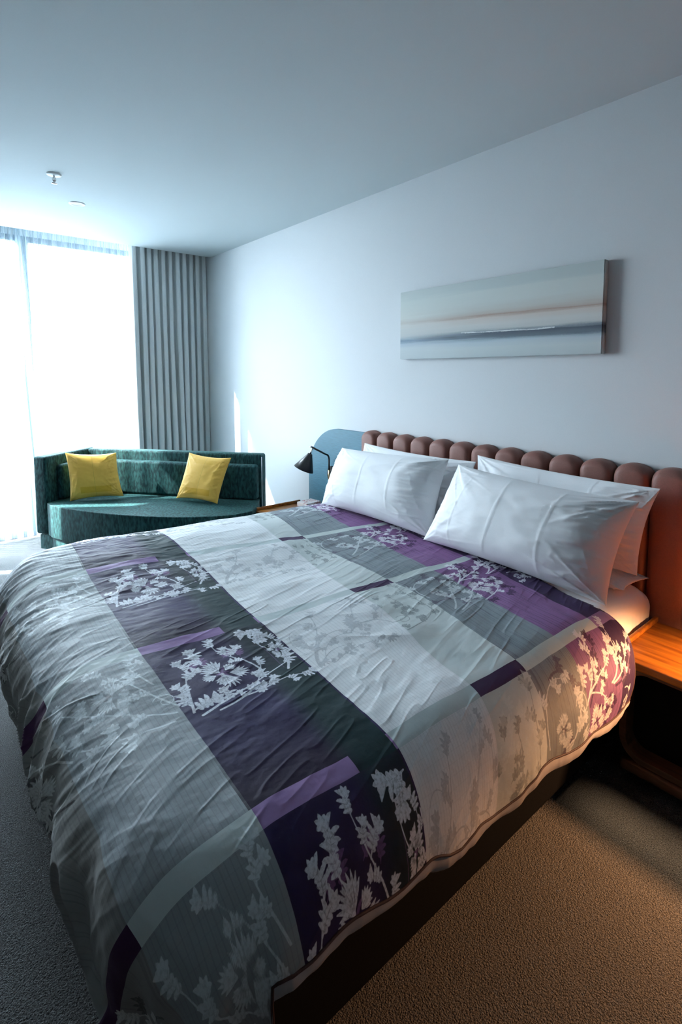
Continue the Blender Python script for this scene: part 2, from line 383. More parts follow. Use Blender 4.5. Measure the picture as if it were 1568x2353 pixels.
# ---------- duvet print: plaid columns by u, bars by v, scrollwork from two distance attributes
SMIN, SMAX = -.30, 2.10; SL = SMAX - SMIN
CB = [-.30, .20, .472, .855, 1.255, 1.45, 1.665, 1.90, 2.10]
def colramp(nt, src, cols, extra=None):
    r = N(nt, 'ShaderNodeValToRGB'); r.color_ramp.interpolation = 'CONSTANT'; e = r.color_ramp.elements
    e[0].position = 0; e[0].color = (*cols[0], 1); e[1].position = (CB[1] - SMIN) / SL; e[1].color = (*cols[1], 1)
    for k in range(2, 8):
        q = e.new((CB[k] - SMIN) / SL); q.color = (*cols[k], 1)
    nt.links.new(src, r.inputs[0]); return r.outputs[0]
PERIOD = .69; BAR0, BAR1 = .768, .813
def duvet_mat():
    m, nt, b = newmat('printed_duvet_cotton')
    uv = N(nt, 'ShaderNodeUVMap'); uv.uv_map = 'UVMap'
    s = N(nt, 'ShaderNodeSeparateXYZ'); nt.links.new(uv.outputs[0], s.inputs[0])
    S = math_(nt, 'ADD', math_(nt, 'MULTIPLY', s.outputs[0], SL), SMIN)
    u = s.outputs[0]; T = math_(nt, 'MULTIPLY', s.outputs[1], 4.0)
    tm = math_(nt, 'MODULO', math_(nt, 'ADD', math_(nt, 'SUBTRACT', T, BAR0), PERIOD * 2), PERIOD)   # 0..period above the bar's lower edge
    bar = math_(nt, 'LESS_THAN', tm, BAR1 - BAR0)
    #            c0                 c1                c2               c3                 c4               c5                c6               c7
    base = colramp(nt, u, [(.25, .25, .24), (.31, .34, .355), (.030, .023, .072), (.78, .79, .80), (.56, .60, .59), (.23, .265, .285), (.235, .115, .26), (.045, .026, .072)])
    barc = colramp(nt, u, [(.055, .020, .06), (.52, .58, .57), (.27, .17, .34), (.50, .56, .56), (.050, .024, .068), (.52, .57, .55), (.48, .53, .52), (.27, .17, .33)])
    light = colramp(nt, u, [(.66, .66, .64), (.68, .73, .75), (.72, .74, .80), (.50, .53, .56), (.60, .64, .62), (.60, .64, .66), (.72, .72, .76), (.66, .67, .72)])
    dark = colramp(nt, u, [(.07, .07, .075), (.33, .35, .36), (.22, .12, .27), (.27, .29, .32), (.16, .18, .19), (.10, .08, .12), (.05, .022, .07), (.20, .14, .26)])
    # dark column turns from violet through plum to bottle green at its head-side edge
    green = N(nt, 'ShaderNodeMapRange'); green.interpolation_type = 'SMOOTHSTEP'
    green.inputs[1].default_value = .69; green.inputs[2].default_value = .77; nt.links.new(S, green.inputs[0])
    gm = math_(nt, 'MULTIPLY', green.outputs[0], math_(nt, 'MULTIPLY', math_(nt, 'LESS_THAN', S, CB[3]), math_(nt, 'GREATER_THAN', S, CB[2])))
    vio = N(nt, 'ShaderNodeMapRange'); vio.interpolation_type = 'SMOOTHSTEP'; vio.inputs[1].default_value = .30; vio.inputs[2].default_value = .02; nt.links.new(tm, vio.inputs[0])
    c2 = math_(nt, 'MULTIPLY', math_(nt, 'LESS_THAN', S, CB[3]), math_(nt, 'GREATER_THAN', S, CB[2]))
    base = mix(nt, math_(nt, 'MULTIPLY', math_(nt, 'MULTIPLY', vio.outputs[0], c2), .85), base, (.014, .006, .018))
    base = mix(nt, gm, base, (.013, .033, .037))
    # softly blotched wash around the scrollwork
    nz = N(nt, 'ShaderNodeTexNoise'); nz.inputs['Scale'].default_value = 14; nz.inputs['Detail'].default_value = 4
    uvs = N(nt, 'ShaderNodeCombineXYZ'); nt.links.new(S, uvs.inputs[0]); nt.links.new(T, uvs.inputs[1])
    nt.links.new(uvs.outputs[0], nz.inputs['Vector'])
    wash = N(nt, 'ShaderNodeMapRange'); wash.interpolation_type = 'SMOOTHSTEP'; wash.inputs[1].default_value = .36; wash.inputs[2].default_value = .50; nt.links.new(tm, wash.inputs[0])
    washr = math_(nt, 'MULTIPLY', wash.outputs[0], math_(nt, 'MULTIPLY', nz.outputs[0], .55))
    fcol = colramp(nt, u, [(.30, .29, .27), (.24, .26, .27), (.030, .014, .038), (.50, .51, .53), (.36, .41, .40), (.16, .165, .18), (.12, .055, .14), (.035, .018, .05)])
    base = mix(nt, washr, base, fcol)
    # printed slub: fine lines that run across the bed
    def lines(scale, th, amt, cols):
        nn = N(nt, 'ShaderNodeTexNoise'); nn.inputs['Scale'].default_value = 1; nn.inputs['Detail'].default_value = 3
        mp = N(nt, 'ShaderNodeMapping'); mp.inputs['Scale'].default_value = (scale, scale * .012, 1)
        nt.links.new(uvs.outputs[0], mp.inputs[0]); nt.links.new(mp.outputs[0], nn.inputs['Vector'])
        mr = N(nt, 'ShaderNodeMapRange'); mr.inputs[1].default_value = th; mr.inputs[2].default_value = th + .06; nt.links.new(nn.outputs[0], mr.inputs[0])
        f = colramp(nt, u, [(x, x, x) for x in cols])
        sp = N(nt, 'ShaderNodeSeparateXYZ'); nt.links.new(f, sp.inputs[0])
        return math_(nt, 'MULTIPLY', math_(nt, 'MULTIPLY', mr.outputs[0], sp.outputs[0]), amt)
    l1 = lines(260, .55, 1, (.2, .05, 0, .04, 0, .45, .65, 0))
    base = mix(nt, l1, base, (.07, .045, .09))
    wv = N(nt, 'ShaderNodeMath'); wv.operation = 'SINE'; nt.links.new(math_(nt, 'MULTIPLY', S, 2 * math.pi / .0125), wv.inputs[0])
    ln = math_(nt, 'GREATER_THAN', wv.outputs[0], .80)
    reg = colramp(nt, u, [(x, x, x) for x in (.05, .20, 0, .12, 0, .05, .05, 0)]); sp = N(nt, 'ShaderNodeSeparateXYZ'); nt.links.new(reg, sp.inputs[0])
    base = mix(nt, math_(nt, 'MULTIPLY', ln, sp.outputs[0]), base, (.12, .12, .13))
    wt = N(nt, 'ShaderNodeMath'); wt.operation = 'SINE'; nt.links.new(math_(nt, 'MULTIPLY', T, 2 * math.pi / .02), wt.inputs[0])
    lt = math_(nt, 'GREATER_THAN', wt.outputs[0], .93)
    base = mix(nt, math_(nt, 'MULTIPLY', lt, math_(nt, 'MULTIPLY', sp.outputs[0], .5)), base, (.14, .14, .15))
    # bars: the violet one stops short in the dark column
    stop = math_(nt, 'SUBTRACT', 1, math_(nt, 'MULTIPLY', math_(nt, 'GREATER_THAN', S, .735), math_(nt, 'LESS_THAN', S, CB[3])))
    base = mix(nt, math_(nt, 'MULTIPLY', bar, stop), base, barc)
    # scrollwork
    def layer(att, col, amt, base):
        a = N(nt, 'ShaderNodeAttribute'); a.attribute_name = att
        mr = N(nt, 'ShaderNodeMapRange'); mr.inputs[1].default_value = .0006; mr.inputs[2].default_value = -.0006; nt.links.new(a.outputs['Fac'], mr.inputs[0])
        fn = N(nt, 'ShaderNodeTexNoise'); fn.inputs['Scale'].default_value = 140; fn.inputs['Detail'].default_value = 3; nt.links.new(uvs.outputs[0], fn.inputs['Vector'])
        f2 = N(nt, 'ShaderNodeMapRange'); f2.inputs[1].default_value = .30; f2.inputs[2].default_value = .55; f2.inputs[3].default_value = .55; f2.inputs[4].default_value = 1; nt.links.new(fn.outputs[0], f2.inputs[0])
        return mix(nt, math_(nt, 'MULTIPLY', math_(nt, 'MULTIPLY', mr.outputs[0], f2.outputs[0]), amt), base, col)
    da = colramp(nt, u, [(x, x, x) for x in (.85, .35, .7, .55, .68, .85, .95, .8)]); dsp = N(nt, 'ShaderNodeSeparateXYZ'); nt.links.new(da, dsp.inputs[0])
    la = colramp(nt, u, [(x, x, x) for x in (.9, .8, .95, .45, .5, .8, .95, .9)]); lsp = N(nt, 'ShaderNodeSeparateXYZ'); nt.links.new(la, lsp.inputs[0])
    base = layer('motif_dark', dark, dsp.outputs[0], base)
    base = layer('motif_light', light, lsp.outputs[0], base)
    nt.links.new(base, b.inputs['Base Color'])
    b.inputs['Roughness'].default_value = .60; b.inputs['Specular IOR Level'].default_value = .13
    b.inputs['Sheen Weight'].default_value = .03; b.inputs['Sheen Roughness'].default_value = .35
    fz = N(nt, 'ShaderNodeTexNoise'); fz.inputs['Scale'].default_value = 60; fz.inputs['Detail'].default_value = 5; nt.links.new(uvs.outputs[0], fz.inputs['Vector'])
    bp = N(nt, 'ShaderNodeBump'); bp.inputs['Strength'].default_value = .25; bp.inputs['Distance'].default_value = .004
    nt.links.new(fz.outputs[0], bp.inputs['Height']); nt.links.new(bp.outputs[0], b.inputs['Normal'])
    return m
M['duvet'] = duvet_mat()

# ================================================================== SETTING
XW, XL, YB, YC, YG, ZC = 2.36, -2.1, -1.6, 4.92, 5.34, 2.62
def slab(name, b, mat, label=None):
    o = boxobj(name, b, mat); tag(o, label, None, None, 'structure'); return o
slab('floor', (XL - .1, XW + .1, YB - .1, YG + .1, -.12, 0), M['carpet'])
slab('ceiling', (XL - .1, XW + .1, YB - .1, YC, ZC, ZC + .22), M['ceiling'])
slab('trim_1', (XL - .1, XW + .1, YC, YG + .1, 2.80, 2.84), M['ceiling'])          # roof of the curtain pocket
slab('wall_right', (XW, XW + .12, YB - .1, YG + .1, -.12, 2.84), M['wall'])
slab('wall_left', (XL - .12, XL, YB - .1, YG + .1, -.12, 2.84), M['backwall'])
slab('wall_back', (XL - .1, XW + .1, YB - .12, YB, -.12, 2.84), M['backwall'])
slab('wall_front', (XL - .1, XW + .1, YG, YG + .12, 2.66, 2.84), M['wall'])        # header over the glass
boxobj('baseboard_right', (XW - .012, XW, YB, YG, 0, .09), M['wall'], bev=.003)['kind'] = 'structure'
# window
win = empty('window_1', (0.2, YG + .02, 0), kind='structure')
bm = bmesh.new()
box(bm, XL, XW, YG, YG + .10, 0, .05); box(bm, XL, XW, YG, YG + .10, 2.61, 2.66)
box(bm, XW - .20, XW, YG, YG + .10, .05, 2.61); box(bm, XL, XL + .06, YG, YG + .10, .05, 2.61)
bmobj('frame', bm, M['frame'], win)
for mx in (-.70, .80):
    boxobj('mullion', (mx - .035, mx + .035, YG - .01, YG + .11, .05, 2.61), M['frame'], win, bev=.004)
for a, c in ((XL + .06, -.735), (-.665, .765), (.835, XW - .20)):
    boxobj('pane', (a, c, YG + .045, YG + .057, .05, 2.61), M['glass'], win)

# ================================================================== BED
bed = empty('bed', (1.27, 1.72, 0), 'king bed with black upholstered base and white mattress under the printed duvet', 'bed')
boxobj('bed_base', (.30, 2.262, .80, 2.645, .05, .34), M['black'], bed, bev=.02, seg=3)
for lx in (.42, 1.27, 2.12):
    for ly in (.9, 2.54):
        tube('leg', [(lx, ly, 0), (lx, ly, .055)], .025, M['metal_black'], bed, 14)
def rounded_slab(x0, x1, y0, y1, z0, z1, r, seg=6):
    bm = bmesh.new(); box(bm, x0, x1, y0, y1, z0, z1, bev=r, seg=seg); return bm
mt = bmobj('mattress', rounded_slab(.29, 2.262, .79, 2.655, .34, .595, .055), M['mattress'], bed, smooth=True)
tag(mt, 'thick white mattress')
# fitted/flat white sheet, tucked at the head and dropping over the sides
def sheet():
    nx, ny = 150, 300
    x = np.linspace(1.5, 2.258, nx); d = np.linspace(-.24, 2.075, ny)      # d = arc along the bed's width
    X, D = np.meshgrid(x, d)
    Y = np.zeros_like(D); Z = np.zeros_like(D)
    r = .06; L = math.pi / 2 * r; top = 2.665 - .78 - 2 * r
    a0 = D; k = (a0 < 0)
    Y[k] = .772; Z[k] = .608 - r + a0[k]
    k = (a0 >= 0) & (a0 < L); th = a0[k] / r; Y[k] = .772 + r - r * np.cos(th); Z[k] = .608 - r + r * np.sin(th)
    k = (a0 >= L) & (a0 < L + top); Y[k] = .772 + r + (a0[k] - L); Z[k] = .608
    k = a0 >= L + top; th = (a0[k] - L - top) / r; Y[k] = .772 + r + top + r * np.sin(np.minimum(th, 1.57)); Z[k] = .608 - r + r * np.cos(np.minimum(th, 1.57)) - np.maximum(th - 1.57, 0) * r
    Y -= (.012 * fbm(X * 9, D * 2, 5) + .008 * np.abs(fbm(X * 20, D * 3, 8))) * sstep(.02, -.1, D)
    Z += .006 * fbm(X * 6, D * 6, 3) + .004 * ridge(X * 14 + D * 9, D * 5, 9)
    Z -= .03 * sstep(2.20, 2.26, X) * (D > -.1)
    hem = (X - 1.5) * .0
    return X, Y, Z
X, Y, Z = sheet()
so = gridmesh('bed_sheet', X, Y, Z, M['linen']); tag(so, 'white cotton sheet over the mattress between duvet and headboard', 'sheet')
md = so.modifiers.new('th', 'SOLIDIFY'); md.thickness = .004; md.offset = 1

# ------------------------------------------------------------------ motif distance fields
RS = .00125; S0, W0 = -.32, -.06; NW = int(.46 / RS); NS = int(2.46 / RS)
FL = np.full((NW, NS), .02, np.float32); FD = np.full((NW, NS), .02, np.float32)
def seg(A, p, q, r0, r1, carve=False):
    m = max(r0, r1) + .006
    i0 = max(int((min(p[0], q[0]) - m - S0) / RS), 0); i1 = min(int((max(p[0], q[0]) + m - S0) / RS) + 2, NS)
    j0 = max(int((min(p[1], q[1]) - m - W0) / RS), 0); j1 = min(int((max(p[1], q[1]) + m - W0) / RS) + 2, NW)
    if i0 >= i1 or j0 >= j1: return
    xs = S0 + np.arange(i0, i1) * RS; ys = W0 + np.arange(j0, j1) * RS
    PX = xs[None, :] - p[0]; PYY = ys[:, None] - p[1]; dx, dy = q[0] - p[0], q[1] - p[1]; L = dx * dx + dy * dy + 1e-12
    h = np.clip((PX * dx + PYY * dy) / L, 0, 1)
    d = np.sqrt((PX - dx * h) ** 2 + (PYY - dy * h) ** 2) - (r0 + (r1 - r0) * h)
    A[j0:j1, i0:i1] = np.minimum(A[j0:j1, i0:i1], d)
def stroke(A, P, radii):
    for i in range(len(P) - 1): seg(A, P[i], P[i + 1], radii[i], radii[i + 1])
def rot(v, a): c, s = math.cos(a), math.sin(a); return np.array([v[0] * c - v[1] * s, v[0] * s + v[1] * c])
def lobe(A, p, ang, L, bend, w):
    P = [np.array(p, float)]; a = ang; n = 5
    for k in range(n):
        P.append(P[-1] + np.array([math.cos(a), math.sin(a)]) * L / n); a += bend / n
    rr = [w * .45, w * .75, w, w * 1.05, w * .8, w * .25]
    stroke(A, P, rr)
def leaf(A, p, ang, L, bend=.4, n=5, w=None, flip=1):
    """acanthus sprig: slender curved base opening into a hand of rounded fingers, veins cut out"""
    L = L * 1.2; w = w or L * .050; bend = bend * 1.5
    P = [np.array(p, float)]; a = ang; A_ = [a]; m = 12
    for k in range(m):
        P.append(P[-1] + np.array([math.cos(a), math.sin(a)]) * L * .66 / m); a += bend * (.4 + 1.2 * k / m) / m; A_.append(a)
    stroke(A, P, [w * (.35 + 1.7 * (k / m) ** 1.3) for k in range(m + 1)])
    for t, ll, da in ((.30, .20, .95), (.48, .27, .85), (.66, .31, .72), (.84, .33, .55)):
        i = int(t * m); q = P[i]; aa = A_[i]
        for sd in (1, -1):
            g = 1.0 + .30 * sd * (-1 if bend > 0 else 1); th = aa + sd * da * .8
            lobe(A, q, th, L * ll * g, sd * 1.15, w * (1.0 + .35 * t))
            if L > .045 and A is not FD: VE.append((q + rot((L * .03, 0), th + sd * .3), q + rot((L * ll * .7, 0), th + sd * .42)))
    for dd in (-.62, -.22, .2, .6):
        lobe(A, P[-1], a + dd, L * (.32 - .10 * abs(dd)), dd * 1.5, w * 1.3)
    if L > .04 and A is not FD:
        for i in range(3, m): VE.append((P[i], P[i + 1]))
VE = []
def flower(A, B, c, R, a0=0):
    c = np.array(c); R = R * 1.15
    for k in range(7):
        a = a0 + k * math.pi / 3.5 + .25 * math.sin(k * 2.1); rr = R * (.95 + .28 * math.sin(k * 1.7 + a0)); off = R * (.22 + .1 * math.cos(k * 2.3))
        for j in (-3, -2, -1, 0, 1, 2, 3):
            if j < 3: VE.append((c + np.array([math.cos(a + j * .17 + .09), math.sin(a + j * .17 + .09)]) * (off + rr * .12), c + np.array([math.cos(a + (j * .17 + .09) * 1.25), math.sin(a + (j * .17 + .09) * 1.25)]) * (off + rr * .55)))
            lobe(A, c + np.array([math.cos(a), math.sin(a)]) * off, a + j * .17, rr * (.74 - .035 * j * j * .6), j * .18 + .25 * math.sin(k), R * .056)
    for k in range(6):
        a = a0 + k * 1.05 + .5
        lobe(B, c, a, R * (.34 + .1 * math.sin(k * 2)), .7, R * .055)
    for k in range(3): lobe(A, c, a0 + 1 + k * .5, R * .20, 1, R * .04)
def stem(A, ctrl, r=.0016, leaves=5, L=.035, end=True, start=.25, ends=None, n=34):
    P = bezier(ctrl, n); stroke(A, P, [r * (1.3 - .6 * k / (n - 1)) for k in range(n)])
    if r > .0018: stroke(A, P[: n // 2] + np.array([.0035, .002]), [r * .45] * (n // 2))
    leaves = max(2, int(round(leaves * .55)))
    for k in range(leaves):
        t = start + (.95 - start) * (k + .3) / leaves; i = min(int(t * (n - 1)), n - 2)
        d = P[i + 1] - P[i]; a = math.atan2(d[1], d[0]); sd = 1 if k % 2 else -1
        leaf(A, P[i], a + sd * .25, L * random.uniform(1.0, 1.5), sd * random.uniform(.4, 1.3), 4)
    if end:
        d = P[-1] - P[-2]; leaf(A, P[-1], math.atan2(d[1], d[0]), L * 1.35, random.choice((-1, 1)) * random.uniform(.4, .9), 4)
def curl(A, p, a, R, turns=1.3, r=.0014):
    P = [np.array(p, float)]; n = 26
    for k in range(n):
        rr = R * (1 - .8 * k / n); a += turns * 2 * math.pi / n; P.append(P[-1] + np.array([math.cos(a), math.sin(a)]) * rr * turns * 2 * math.pi / n)
    stroke(A, P, [r] * n + [r * 2.2])
# dark column (.472 - .855): big flower, fronds and the bottle-green sprig
flower(FL, FD, (.632, .205), .062, .3)
stem(FL, [(.500, .325), (.520, .24), (.530, .16), (.585, .10)], .0022, 6, .050)
leaf(FL, (.500, .320), -.35, .085, .25, 4); leaf(FL, (.505, .300), -1.95, .06, .6, 3)
leaf(FL, (.603, .140), -1.9, .068, .45, 4); stem(FL, [(.735, .245), (.725, .17), (.675, .13), (.668, .065)], .002, 2, .040)
leaf(FL, (.690, .135), -1.05, .062, .4, 4); leaf(FD, (.715, .150), -1.3, .050, -.4, 3); leaf(FD, (.600, .150), -1.3, .055, -.3, 3)
leaf(FD, (.668, .130), -.7, .05, .2, 3); leaf(FD, (.56, .15), -.9, .05, .2, 3)
stem(FL, [(.515, .345), (.60, .32), (.66, .30), (.80, .255)], .0026, 6, .046); stem(FL, [(.56, .35), (.64, .34), (.70, .31), (.74, .23)], .002, 5, .036)
stem(FL, [(.64, .33), (.72, .33), (.77, .31), (.81, .33)], .002, 4, .04)
leaf(FL, (.845, .040), 2.9, .085, .5, 4); leaf(FL, (.835, .045), 2.2, .07, -.4, 4); leaf(FL, (.815, .05), 1.75, .06, .3, 3)
stroke(FL, bezier([(.790, .08), (.785, .13), (.80, .15), (.812, .172)], 12), [.0016] * 12); flower(FL, FD, (.825, .175), .030, 1)
stem(FL, [(.800, .285), (.835, .23), (.850, .18), (.846, .12)], .0022, 7, .034); stroke(FD, bezier([(.79, .12), (.80, .2), (.79, .26), (.795, .27)], 10), [.001] * 10)
# foot columns
flower(FL, FD, (.355, .150), .050, 1.1)
stem(FL, [(.465, .30), (.40, .28), (.33, .22), (.245, .10)], .0024, 7, .046); stem(FL, [(.455, .16), (.44, .12), (.42, .06), (.43, .03)], .002, 4, .040)
stem(FL, [(.48, .28), (.43, .20), (.40, .10), (.36, .05)], .002, 5, .040); stem(FL, [(.45, .33), (.36, .33), (.28, .30), (.22, .20)], .0024, 7, .044)
curl(FL, (.43, .23), -1.2, .030, 1.2); stem(FD, [(.42, .34), (.34, .30), (.30, .26), (.25, .27)], .0018, 4, .034)
flower(FL, FD, (.100, .190), .052, .4); stem(FL, [(.22, .24), (.17, .16), (.10, .10), (.05, .05)], .002, 6, .044); stem(FL, [(.22, .30), (.12, .30), (.04, .26), (-.04, .14)], .002, 7, .044)
stem(FD, [(.19, .33), (.10, .27), (.03, .16), (.06, .07)], .0022, 6, .040); stem(FD, [(.16, .10), (.12, .06), (.05, .14), (.00, .22)], .002, 5, .036); curl(FD, (.16, .20), 2.0, .034, 1.3); curl(FL, (-.02, .28), .4, .03, 1.2)
flower(FL, FD, (-.13, .17), .05, .9); stem(FL, [(-.02, .32), (-.1, .26), (-.18, .2), (-.2, .06)], .002, 7, .042); stem(FD, [(-.05, .1), (-.12, .08), (-.2, .16), (-.22, .28)], .002, 6, .04)
# pale columns: thin grey scrolls with dark-tipped leaves
stem(FD, [(.885, .330), (.90, .24), (.99, .20), (1.015, .075)], .0022, 5, .040); stem(FD, [(.885, .34), (.93, .18), (1.06, .15), (1.10, .25)], .0020, 4, .030)
leaf(FD, (.915, .200), -1.75, .060, .4, 3, .0042); leaf(FD, (.912, .205), -2.5, .040, .4, 2, .0035)
stroke(FD, bezier([(.885, .255), (.86, .17), (.90, .07), (.965, .115)], 22), [.0012] * 22); curl(FD, (.965, .10), -.9, .012, 1.1, .0012)
stroke(FD, bezier([(.89, .335), (.93, .29), (.98, .26), (1.04, .285)], 16), [.0016] * 16)
for p, a in (((1.00, .235), 2.2), ((1.06, .30), 1.0), ((.98, .30), 1.7), ((1.09, .18), .3), ((1.03, .26), -.4), ((.94, .31), 1.3)): leaf(FD, p, a, .026, .6, 2, .0025)
stem(FD, [(.95, .335), (1.02, .30), (1.10, .30), (1.16, .335)], .0018, 4, .036); stem(FD, [(1.08, .235), (1.02, .20), (.96, .24), (.93, .30)], .0016, 3, .034)
stem(FD, [(1.13, .20), (1.20, .24), (1.24, .20), (1.23, .11)], .0018, 4, .036); stem(FD, [(1.26, .34), (1.33, .34), (1.40, .31), (1.43, .26)], .0018, 4, .036); leaf(FD, (1.30, .20), -.8, .05, .5); leaf(FD, (.965, .13), -1.2, .045, .5)
flower(FD, FL, (1.34, .235), .034, .5); flower(FD, FL, (1.020, .315), .026, .4); flower(FD, FL, (1.135, .235), .026, .2)
leaf(FD, (1.085, .225), -.9, .075, -.3, 4, .0048); stem(FD, [(1.085, .225), (1.14, .17), (1.15, .11), (1.195, .055)], .0018, 2, .030)
stroke(FD, bezier([(1.075, .235), (1.13, .19), (1.21, .20), (1.24, .27)], 18), [.0018] * 18); leaf(FD, (1.10, .20), -1.7, .045, .6, 3, .0035)
stem(FD, [(1.24, .27), (1.32, .30), (1.36, .20), (1.34, .12)], .002, 5, .030); leaf(FD, (1.285, .11), -1.5, .045, .5, 3, .0038); leaf(FD, (1.23, .15), -1.2, .026, .8, 2, .0028)
stem(FL, [(1.13, .19), (1.15, .12), (1.18, .09), (1.17, .045)], .0016, 5, .045); stem(FL, [(1.22, .22), (1.27, .16), (1.31, .14), (1.33, .07)], .0016, 5, .040)
curl(FD, (1.27, .25), -.6, .030, 1.2, .0014); curl(FL, (1.20, .30), -.4, .032, 1.2, .0016)
for p, a in (((1.30, .23), .6), ((1.25, .31), .2), ((1.17, .31), 2.4), ((1.36, .28), 1.4)): leaf(FD, p, a, .032, .6, 2, .003)
stem(FL, [(1.40, .31), (1.41, .24), (1.385, .14), (1.41, .05)], .002, 6, .044); stem(FD, [(1.41, .31), (1.44, .24), (1.40, .15), (1.425, .055)], .0018, 6, .038)
# head columns: dense white over plum
stem(FL, [(1.50, .32), (1.57, .26), (1.59, .17), (1.65, .12)], .0024, 6, .046); stem(FL, [(1.47, .20), (1.44, .10), (1.50, .04), (1.56, .06)], .0018, 3, .034)
stem(FL, [(1.52, .34), (1.60, .31), (1.64, .26), (1.70, .22)], .0024, 7, .044); flower(FL, FD, (1.535, .175), .034, .8)
stem(FD, [(1.46, .25), (1.52, .22), (1.60, .26), (1.66, .33)], .003, 6, .042); stem(FD, [(1.52, .05), (1.56, .03), (1.60, .05), (1.63, .09)], .003, 4, .036); curl(FL, (1.60, .14), -1.4, .034, 1.2, .0018)
stem(FL, [(1.66, .16), (1.72, .12), (1.76, .07), (1.77, .03)], .0022, 5, .038); stem(FL, [(1.665, .155), (1.74, .11), (1.80, .12), (1.86, .085)], .0024, 6, .042)
flower(FL, FD, (1.725, .235), .050, .2); stem(FL, [(1.69, .14), (1.76, .15), (1.80, .18), (1.82, .22)], .002, 5, .036)
stem(FD, [(1.68, .17), (1.72, .13), (1.77, .12), (1.80, .05)], .0034, 5, .042); stem(FD, [(1.74, .19), (1.80, .20), (1.84, .27), (1.82, .32)], .003, 6, .044); flower(FD, FL, (1.835, .215), .032, .2)
stem(FL, [(1.84, .155), (1.90, .14), (1.92, .08), (1.93, .02)], .0022, 6, .042); stem(FL, [(1.85, .16), (1.92, .15), (1.98, .13), (2.03, .08)], .0022, 7, .034)
stem(FL, [(1.93, .20), (1.99, .20), (2.02, .26), (1.96, .29)], .0018, 6, .030); flower(FL, FD, (1.955, .255), .024, 1); stem(FD, [(1.86, .17), (1.94, .17), (2.0, .16), (2.05, .1)], .003, 6, .036)
stem(FL, [(1.66, .33), (1.72, .31), (1.77, .31), (1.80, .27)], .002, 6, .036)
FV = np.full((NW, NS), .02, np.float32)
for a_, b_ in VE: seg(FV, a_, b_, .0006, .0002)
FL = np.maximum(FL, -FV)
def samp(A, s, w):
    x = np.clip((s - S0) / RS, 0, NS - 1.001); y = np.clip((w - W0) / RS, 0, NW - 1.001)
    i = x.astype(int); j = y.astype(int); fx = x - i; fy = y - j
    v = (A[j, i] * (1 - fx) + A[j, i + 1] * fx) * (1 - fy) + (A[j + 1, i] * (1 - fx) + A[j + 1, i + 1] * fx) * fy
    return np.where((w > W0 + .001) & (w < W0 + NW * RS - .003), v, .02)

# ------------------------------------------------------------------ duvet
TT = np.array([.30, .55, .80, 1.4, 2.1, 2.8, 3.2])
CS = np.array([-.30, .20, .472, .855, 1.255, 1.45, 1.665, 1.90, 2.07])
CT = np.array([
    [-.30, .20, .435, .73, .97, 1.18, 1.44, 1.66, 1.77],
    [-.30, .20, .445, .76, 1.02, 1.24, 1.48, 1.70, 1.82],
    [-.30, .20, .455, .81, 1.12, 1.33, 1.54, 1.755, 1.89],
    [-.30, .20, .472, .855, 1.255, 1.45, 1.665, 1.90, 2.07],
    [-.30, .20, .499, .91, 1.36, 1.485, 1.775, 2.00, 2.11],
    [-.30, .20, .53, .912, 1.44, 1.60, 1.88, 2.05, 2.14],
    [-.30, .20, .54, .92, 1.46, 1.62, 1.90, 2.06, 2.15]])
# smooth in t with a cubic-ish blend, linear between columns
def flatX(s, t):
    ti = np.clip(np.searchsorted(TT, t) - 1, 0, len(TT) - 2); f = (t - TT[ti]) / (TT[ti + 1] - TT[ti]); f = np.clip(f, 0, 1); f = f * .5 + .5 * f * f * (3 - 2 * f)
    si = np.clip(np.searchsorted(CS, s) - 1, 0, len(CS) - 2); g = (s - CS[si]) / (CS[si + 1] - CS[si])
    A = CT[ti, si] * (1 - g) + CT[ti, si + 1] * g; B = CT[ti + 1, si] * (1 - g) + CT[ti + 1, si + 1] * g
    return A * (1 - f) + B * f
PR = catmull([(0, 0), (.05, .003), (.10, .016), (.15, .047), (.185, .088), (.207, .135), (.215, .18), (.211, .23), (.195, .30), (.165, .40), (.13, .50), (.10, .60)], 8)
PD = np.concatenate([[0], np.cumsum(np.hypot(*np.diff(PR, axis=0).T))])
CX0, CY0, CY1, RC = .40, .865, 2.58, .10
def drape(fx, fy, s, t):
    # signed distance and outward direction from the flat core rectangle (open at the head)
    qx = np.minimum(fx - (CX0 + RC), 0); qy = np.where(fy < CY0 + RC, fy - (CY0 + RC), np.where(fy > CY1 - RC, fy - (CY1 - RC), 0))
    L = np.hypot(qx, qy); d = np.maximum(L - RC, 0)
    nx = np.where(L > 1e-6, qx / np.maximum(L, 1e-6), 0); ny = np.where(L > 1e-6, qy / np.maximum(L, 1e-6), 0)
    o = np.interp(d, PD, PR[:, 0]); z = np.interp(d, PD, PR[:, 1])
    bx = fx - nx * d; by = fy - ny * d
    return bx, by, nx, ny, o, z, d
THEM = .535; TFAR = 2.58 + .36; SFOOT = -.27
